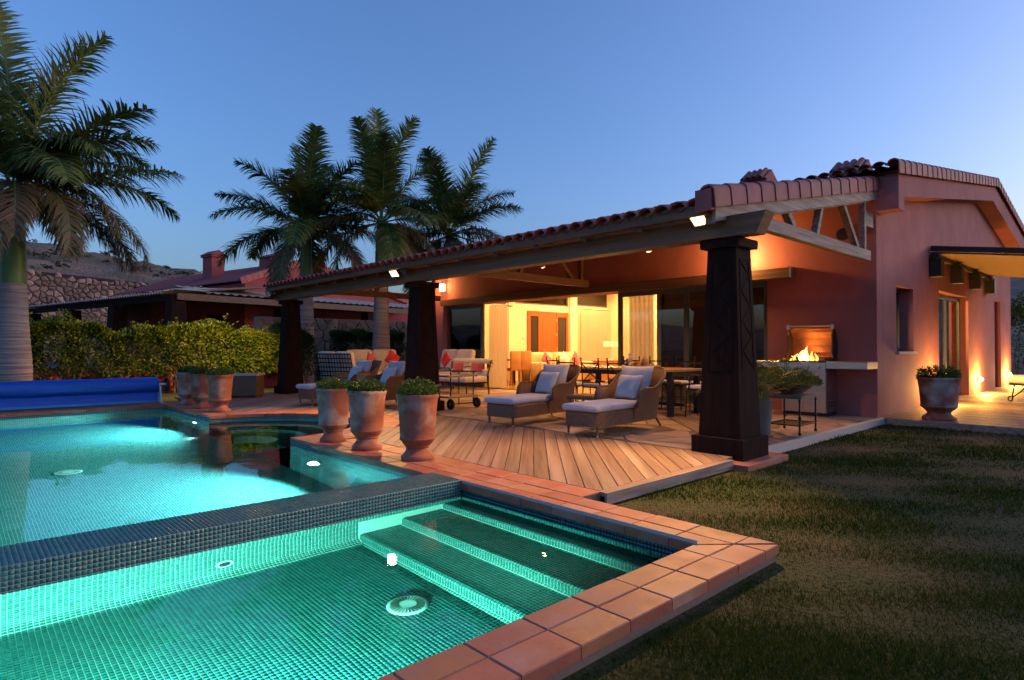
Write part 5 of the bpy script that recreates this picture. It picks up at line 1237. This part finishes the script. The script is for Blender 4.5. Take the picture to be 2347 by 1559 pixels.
hedge('dark rounded hedge in front of the pale stone boundary wall',10.4,13.1,20.2,21.2,1.72,20000,mt['leafd'],.2,5,size=(.07,.11))
hedge('short dark hedge beside the farthest pillar',7.2,8.6,18.4,19.4,1.62,12000,mt['leafd'],.2,8,size=(.06,.10))
hedge('dark shrub mass beyond the end of the gable wall',25.0,29.0,2.2,5.6,2.5,9000,mt['leafd'],.0,11,size=(.10,.16),name='shrub')

# palms
def palm(label, loc, zs, rads, fr, sc=1.0, lean=(0,0)):
    """zs: trunk foot, crownshaft bottom, crownshaft top; rads: foot, bulge, neck, shaft bottom, shaft top"""
    p = thing('palm_tree', label, 'palm tree', loc, 0, 'royal palms'); z0, z1, z2 = zs
    prof = []; n = 64
    for i in range(n+1):
        f = i/n; z = z0+(z1-z0)*f; r = np.interp(f,[0,.3,.6,1],[rads[0],rads[1],(rads[1]+rads[2])/2,rads[2]]); prof.append((float(r)*(1+.012*math.sin(i*1.9)+(.02 if i%2 else 0)), z))
    tr = MB().lathe(prof,28).build('trunk', mt['bark'], p, smooth=30)
    MB().lathe([(rads[3]*(1-.0),z1-.01),(rads[3]*1.04,z1+(z2-z1)*.25),(rads[3]*.95,z1+(z2-z1)*.6),(rads[4],z2),(rads[4]*.6,z2+.25)],24).build('crownshaft', mt['shaft'], p, smooth=50)
    for k, (az, e0, L, bend, dry, dp) in enumerate(fr):
        frond(L*sc, R(e0), R(bend), 120, .84*sc*(.85 if dry else 1), mt['palmdry'] if dry else mt['palm'], p, Matrix.Translation((0,0,z2+.02)) @ Matrix.Rotation(az,4,'Z'), dp, k+int(loc[0]*10), .030*sc, .16, .75)
    return p
AR = math.atan2(rgt.y, rgt.x)          # picture-right
big = [(AR+R(160),88,4.4,18,0,.2),(AR+R(5),80,4.0,42,0,.35),(AR+R(40),84,3.9,30,0,.3),(AR-R(8),48,3.6,45,0,.45),(AR+R(12),58,3.2,75,0,.6),(AR-R(4),20,3.6,30,0,.7),(AR+R(20),12,3.1,95,1,.9),(AR-R(25),20,2.9,130,1,.9),
       (AR+R(150),60,3.6,60,0,.4),(AR+R(190),30,3.6,50,0,.6),(AR+R(215),10,3.2,70,0,.7),(AR+R(165),0,2.8,90,1,.9),(AR-R(70),55,3.4,70,0,.5),(AR-R(100),30,3.3,80,0,.7),(AR-R(60),5,3.0,95,1,.9),(AR+R(75),50,3.4,60,0,.5),(AR+R(110),25,3.3,70,0,.6),(AR+R(60),10,3.0,90,1,.8),(AR-R(130),15,3.0,100,1,.9),(AR-R(35),38,3.2,95,0,.7),(AR+R(35),35,3.3,85,0,.7),(AR-R(15),-5,2.2,80,1,1.0),(AR+R(8),30,2.6,120,1,1.0),(AR-R(50),22,2.8,120,1,1.0),(AR-R(20),62,3.0,110,0,.8),(AR+R(50),66,3.2,95,0,.7),(AR-R(90),70,3.2,100,0,.8),(AR+R(25),0,2.6,85,1,1.0)]
palm('large royal palm at the left edge with a swollen grey trunk',(.97,16.2,0),(-.1,2.42,4.15),(.33,.34,.225,.215,.15),big)
def crown(seed, n=17, Lm=2.9, lo=-22):
    rs = random.Random(seed); out = []
    for k in range(n):
        f = k/(n-1); e = 84-(84-lo)*f**.9+rs.uniform(-6,6); out.append((k*2.399+rs.uniform(-.3,.3)+seed, e, Lm*rs.uniform(.85,1.1)*(1.12 if k < 2 else 1), 28+60*f+rs.uniform(-10,15), 1 if f > .62 and rs.random() < .6 else 0, .3+.55*f))
    return out
palm('royal palm left of the three, its trunk passing behind the farthest pillar',(8.66,19.3,0),(-.1,3.2,4.95),(.26,.28,.20,.19,.14),crown(2,22,2.95))
palm('tallest of the three royal palms, in the middle with an upright spear frond',(10.48,17.6,0),(-.1,3.6,5.2),(.26,.29,.21,.20,.15),[(AR+R(120),87,4.0,12,0,.2)]+crown(5,22,3.1))
palm('royal palm right of the three, rising behind the veranda roof',(13.4,17.7,0),(-.1,3.4,5.2),(.26,.28,.20,.19,.14),crown(9,22,3.1))

# lawn blades: real ones near the camera, sparser and longer with distance
N = 400000; rg = np.random.default_rng(4); r = 1.1*np.exp(rg.uniform(0,1,N)*math.log(24/1.1)); a = YAW-rg.uniform(-.12,.95,N)
X = r*np.cos(a); Y = r*np.sin(a)
ok = ~((X < 3.44) & (Y > 1.45)) & ~((X > 3.60) & (X < 5.85) & (Y > 2.85)) & ~((X > 5.6) & (X < 6.58) & (Y > 2.70)) & ~((X > 5.8) & (X < 10.8) & (Y > 2.955)) & ~(X > 10.69) & ~((X > 3.4) & (X < 3.7) & (Y > 2.9))
pt = np.sin(X*3.1+1.2*np.sin(Y*2.3))+np.sin(Y*4.1+X*1.7)+.8*np.sin(X*8.3+Y*6.1)
ok &= rg.uniform(size=N) < np.clip(.80+.18*pt,.25,1)
X, Y, r = X[ok], Y[ok], r[ok]; n = len(X); hgt = rg.uniform(.010,.030,n)*(1+r/40)*np.clip(1+.3*pt[ok],.5,1.6); wd = .0013*np.maximum(1,r/2.0); th = rg.uniform(0,2*PI,n); ln = rg.uniform(.2,1.0,n)*hgt; la = rg.uniform(0,2*PI,n)
B = np.stack([X,Y,np.full(n,LZ-.002)],1); Wv = np.stack([np.cos(th)*wd,np.sin(th)*wd,np.zeros(n)],1); T = B+np.stack([np.cos(la)*ln,np.sin(la)*ln,hgt],1)
v = np.stack([B-Wv,B+Wv,T],1).reshape(-1,3); gr = stuff(nm('grass', v, np.arange(3*n).reshape(-1,3), mt['grass'])); tag(gr,'short mown lawn grass with dry patches','grass')
# ------------------------------------------------------------------ neighbouring house, walls, hill
nb = thing('neighbour_house','red neighbouring house with low tiled roof and dark open veranda beyond the hedge','house',(6.8,27.8,0),R(12))
NZ = -.1
wall_open('y', 4.95, 16.5, ((4.95,8.4,16.5),(4.40,5.72,4.2)), 3.0, 3.3, [(7.2,9.3,.6,2.9)], z0=NZ).build('gable_wall', mt['nplaster'], nb)
wall_open('x', 3.31, 17.0, 4.40, 4.95, 5.25, [(5.0,7.2,.7,2.9),(9.5,12.0,.7,2.9)], z0=NZ).build('front_wall', mt['nplaster'], nb)
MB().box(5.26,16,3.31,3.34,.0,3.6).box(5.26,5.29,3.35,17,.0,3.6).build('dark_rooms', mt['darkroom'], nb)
rf = MB()
def nroof(p0, p1, y0, y1):
    ys = np.arange(y0,y1,.055); n = len(ys); w = [.035*math.cos(2*PI*(y-y0)/.22) for y in ys]
    return [(p0[0],y,p0[1]+a) for y, a in zip(ys,w)]+[(p1[0],y,p1[1]+a) for y, a in zip(ys,w)], [(i,i+1,n+i+1,n+i) for i in range(n-1)]
for p0, p1 in (((4.6,4.46),(8.4,5.90)),((8.4,5.90),(16.8,4.1))): v, f = nroof(p0,p1,2.85,17.2); rf.add(v,f)
rf = rf.build('roof', mt['nrooftile'], nb, smooth=60, fix=False)
nvt = None
for k in range(12):
    x = 4.6+3.8*k/12; z = 4.50+1.44*k/12; m_ = Matrix.Translation((x,2.80,z)) @ Matrix.Rotation(-math.atan2(1.44,3.8),4,'Y') @ Matrix.Scale(.98*4.06/12/.36,4,(1,0,0)) @ Matrix.Scale(1.5,4,(0,0,1))
    if nvt is None: nvt = verge_tile(.36).build('verge_tile', M('neighbour_verge',(.46,.13,.10),.7,var=.1), rf); nvt.matrix_local = m_
    else: inst(nvt,'verge_tile',m_,rf)
for k in range(20):
    x = 8.42+8.2*k/20; z = 5.94-1.78*k/20; inst(nvt,'verge_tile',Matrix.Translation((x,2.80,z)) @ Matrix.Rotation(math.atan2(1.8,8.4),4,'Y') @ Matrix.Scale(.98*8.4/20/.36,4,(1,0,0)) @ Matrix.Scale(1.5,4,(0,0,1)),rf)
ch = MB().box(-.38,.38,-.5,.5,-1.2,1.15).build('chimney', mt['nplaster'], rf); ch.location = (6.6,9.0,5.2)
MB().box(-.46,.46,-.60,.60,1.16,1.27).prism([(-.52,1.28),(.52,1.28),(.0,1.58)],'y',-.62,.62).build('chimney_cap', mt['nplaster'], rf).location = (6.6,9.0,5.2)
MB().box(-.08,.08,-.505,-.48,.8,.94).build('chimney_vent', mt['black'], rf).location = (6.6,9.0,5.2)
ch = MB().box(-.5,.5,-.6,.6,-1,.42).prism([(-.62,.43),(.62,.43),(0,.70)],'y',-.7,.7).build('low_chimney', mt['nplaster'], rf); ch.location = (8.0,5.2,5.75)
an = MB().bar((8.6,4.4,5.6),(8.6,4.4,6.5),.03,.03).bar((8.0,4.4,6.35),(9.1,4.4,6.62),.03,.03).build('antenna', mt['alu'], rf)
# veranda round two sides: corrugated roof on dark tapered posts
def corr(p0, p1, axis, a0, a1, m, per=.24, amp=.045):
    aa = np.arange(a0,a1,per/8); n = len(aa); vs = []
    for p in (p0,p1):
        for a in aa: o = amp*math.cos(2*PI*(a-a0)/per); vs.append((p[0],a,p[1]+o) if axis == 'y' else (a,p[0],p[1]+o))
    return MB().add(vs,[(i,i+1,n+i+1,n+i) for i in range(n-1)])
corr((-.3,3.36),(4.94,4.05),'y',.35,18.5,0).build('veranda_roof', mt['corr'], nb, smooth=60, fix=False)
q = corr((-.05,3.45),(2.98,3.95),'x',1.2,16.5,0,.42,.028).build('awning', mt['canvas'], nb, smooth=60, fix=False)
MB().add([(-.25,-.1,3.50),(1.25,-.1,3.50),(4.9,2.95,4.12),(.6,.6,3.62)],[(0,1,2,3)]).build('hip_sheet', mt['canvas'], nb)
MB().box(-.1,.1,0,18.5,3.02,3.28).build('eave_beam', mt['pillar'], nb); MB().box(.11,16,-.1,.1,3.08,3.36).build('side_beam', mt['beam'], nb)
def npost(x, y):
    return MB().add([(x-.42,y-.42,-.1),(x+.42,y-.42,-.1),(x+.42,y+.42,-.1),(x-.42,y+.42,-.1),(x-.28,y-.28,3.02),(x+.28,y-.28,3.02),(x+.28,y+.28,3.02),(x-.28,y+.28,3.02)],[(0,1,5,4),(1,2,6,5),(2,3,7,6),(3,0,4,7),(4,5,6,7)]).build('post', mt['pillar'], nb)
for x,y in ((.15,.15),(.15,5.6),(.15,10.8),(.15,16.4),(5.2,.15),(10.6,.15)): npost(x,y)
MB().box(.2,4.9,.2,18,NZ,.02).build('veranda_slab', mt['mortar'], nb)
# garden walls
lw = thing('low_garden_wall','low plum-red garden wall behind the clipped hedge','wall',(0,0,0)); MB().box(-4,7.6,18.7,18.95,-.1,.55).build('wall_body', mt['nplaster'], lw); MB().box(-4,7.6,18.66,18.99,.551,.60).build('coping', mt['terra'], lw)
def stone_wall(name, label, x0, x1, z0, z1, cx, cz, gap, mat, M_, depth, limit=300, back=mt['mortar'], seed=1, topfn=None):
    w = thing(name, label, 'wall'); w.matrix_local = M_; rs = random.Random(seed)
    poly = [(x0,z0),(x1,z0)]+([(x1,topfn(x1)),(x0,topfn(x0))] if topfn else [(x1,z1),(x0,z1)])
    MB().prism(poly,'y',.02,.5).build('wall_core', back, w)
    cells = voronoi(x0,x1,z0,z1,cx,cz,gap,.42,rs)
    if topfn: cells = [c for c in cells if max(p[1] for p in c) < topfn(sum(p[0] for p in c)/len(c))+cz*.3]
    cells.sort(key=lambda c: -area(c)); rest = MB()
    for k, c in enumerate(cells):
        mx = sum(p[0] for p in c)/len(c); mz = sum(p[1] for p in c)/len(c); d = depth*rs.uniform(.4,1.2)
        q = MB().slab([(p[0]-mx,p[1]-mz) for p in c],0,d,d*.7); q.v = [(a,-z+.02,b) for a,b,z in q.v]
        if k < limit: o = q.build('stone', mat, w, fix=False); o.location = (mx,0,mz)
        else: q.v = [(a+mx,b,z+mz) for a,b,z in q.v]; rest.add(q.v,q.f)
    if rest.v: stuff(rest.build('small_stones', mat, w, fix=False))
    return w
stone_wall('boundary_wall','pale crazy-stone boundary wall behind the palms, beyond the sofas',0,11,-.1,2.22,.42,.36,.03,mt['stone2'],Matrix.Translation((8.2,22.2,0)),.035,back=mt['mortar'],seed=2)
stone_wall('retaining_wall','tall dry-stone retaining wall below the hillside at the left',0,21,-.1,8.2,.52,.42,.04,mt['stone'],Matrix.Translation((-1.5,62,0)) @ Matrix.Rotation(R(3),4,'Z'),.16,back=M('dark_joint',(.05,.035,.03),.95),seed=4,topfn=lambda x: 7.6-.045*x)
# hill
nx, ny = 90, 60; xs = np.linspace(-120,110,nx); ys = np.linspace(62.6,190,ny); rg = np.random.default_rng(6); V = []
for y in ys:
    for x in xs:
        base = 7.2-.05*(x+9)+ .0; t = (y-62.6)
        ridge = np.interp(x,[-120,-20,5,15,30,60,110],[32,21,16.8,15.8,13.4,9,5]); hgt = base+(ridge-base)*(1-math.exp(-t/28))
        hgt += (.5*math.sin(x*.35+y*.2)+.35*math.sin(x*.9-y*.5)+.2*math.sin(x*2.1+y*1.3))*min(1,t/8); V.append((x,y,max(hgt,-.3)))
F = [(j*nx+i,j*nx+i+1,(j+1)*nx+i+1,(j+1)*nx+i) for j in range(ny-1) for i in range(nx-1)]
hill = struct(nm('hill', V, F, mt['hill'], smooth=True)); Vn = np.array(V).reshape(ny,nx,3)
P = []; D = []; SZ = []
for k in range(1800):
    i = rg.integers(0,nx-1); j = int(rg.uniform(0,1)**1.5*(ny-2)); f, g_ = rg.uniform(0,1,2); p = Vn[j,i]*(1-f)*(1-g_)+Vn[j,i+1]*f*(1-g_)+Vn[j+1,i]*(1-f)*g_+Vn[j+1,i+1]*f*g_
    if not -25 < p[0] < 45: continue
    s = rg.uniform(.3,1.3)
    for q in range(26):
        a = rg.uniform(0,2*PI); e = rg.uniform(0,1); P.append(p+np.array([math.cos(a)*s*.6*e,math.sin(a)*s*.6*e,s*.45*(1-e*e)*rg.uniform(.2,1)])); D.append((math.cos(a),math.sin(a),.6)); SZ.append(s*.35)
mt['scrub'] = leafmat('scrub', (.045,.048,.025), (.10,.085,.05), ns=.6, tr=.1); sc = stuff(foliage('hill_scrub', np.array(P), np.array(D), np.array(SZ), mt['scrub'], None, wr=.7)); tag(sc,'dry low scrub scattered over the hillside','scrub')
pf = thing('picket_fence','short brown fence of wooden stakes on the hillside','fence',(13.75,70.0,8.2),R(8)); rs = random.Random(2)
for k in range(9): MB().bar((-1.0+.26*k,0,-1.5),(-1.0+.26*k+rs.uniform(-.03,.03),0,.35+rs.uniform(0,.4)),.10,.10).build('stake', mt['beam'], pf)
MB().bar((-1.1,-.06,.25),(1.2,-.06,.25),.05,.09).build('rail', mt['beam'], pf)
# far hills and slope closing the horizon
V = []; xs = np.linspace(-600,700,70); F = []
for j, (y0, hh) in enumerate(((150,-1),(230,9),(330,16),(480,10))):
    for x in xs: V.append((x, y0+.1*x, hh*(1+.35*math.sin(x*.02+j)+.2*math.sin(x*.05)) if hh > 0 else -.5))
for j in range(3):
    for i in range(69): F.append((j*70+i,j*70+i+1,(j+1)*70+i+1,(j+1)*70+i))
struct(nm('far_hills', V, F, mt['hill'], smooth=True))
V = []; F = []; ys = np.linspace(-260,120,40)
for j, (x0, hh) in enumerate(((34,-.4),(60,5),(110,14),(190,20),(330,10))):
    for y in ys: V.append((x0, y, hh*(1+.2*math.sin(y*.05+j)) if hh > 0 else -.4))
for j in range(4):
    for i in range(39): F.append((j*40+i,j*40+i+1,(j+1)*40+i+1,(j+1)*40+i))
struct(nm('slope', V, F, mt['hill'], smooth=True))
# hillside behind the photographer, seen only in the window glass
V = []; F = []; th = np.linspace(YAW+1.9,YAW+4.4,60)
for j, (r_, hh) in enumerate(((70,-.4),(110,6),(170,15),(260,24))):
    for a in th: V.append((r_*math.cos(a), r_*math.sin(a), hh*(1+.25*math.sin(a*9+j)+.12*math.sin(a*23)) if hh > 0 else -.4))
for j in range(3):
    for i in range(59): F.append((j*60+i,j*60+i+1,(j+1)*60+i+1,(j+1)*60+i))
struct(nm('rear_hills', V, F, mt['hill'], smooth=True))

# ------------------------------------------------------------------ pergola over the side deck
pg = thing('side_pergola','dark pergola roofed with cane matting over the side deck','pergola',(0,0,0))
def pz(y): return 2.98-.15*(3.05-y)
MB().add([(13.95,3.04,pz(3.04)-.05),(19.4,3.04,pz(3.04)-.05),(19.4,-1.2,pz(-1.2)-.05),(13.95,-1.2,pz(-1.2)-.05),(13.95,3.04,pz(3.04)-.02),(19.4,3.04,pz(3.04)-.02),(19.4,-1.2,pz(-1.2)-.02),(13.95,-1.2,pz(-1.2)-.02)],[(0,3,2,1),(4,5,6,7),(0,1,5,4),(1,2,6,5),(2,3,7,6),(3,0,4,7)]).build('cane_mat', mt['cane'], pg)
for x in (13.90,15.72,17.54,19.4): MB().bar((x,3.04,pz(3.04)+.035),(x,-1.25,pz(-1.25)+.035),.09,.10).build('rafter', mt['black'], pg)
MB().bar((13.95,3.0,pz(3.0)-.10),(19.4,3.0,pz(3.0)-.10),.10,.10).build('wall_plate', mt['black'], pg); MB().bar((13.85,-1.15,pz(-1.15)-.10),(19.5,-1.15,pz(-1.15)-.10),.12,.12).build('front_beam', mt['black'], pg)
for x in (14.0,19.3): MB().tube([(x,-1.15,0),(x,-1.15,pz(-1.15)-.16)],.07).build('post', mt['black'], pg)
for x in (13.96,15.72,17.54,19.36):
    MB().box(x-.13,x+.13,GY-.20,GY-.004,2.46,2.80).build('corbel', mt['black'], pg); MB().tube([(x-.18,GY-.12,2.845),(x+.18,GY-.12,2.845)],.055).build('log_end', mt['black'], pg)
# preview-only lights are not kept here
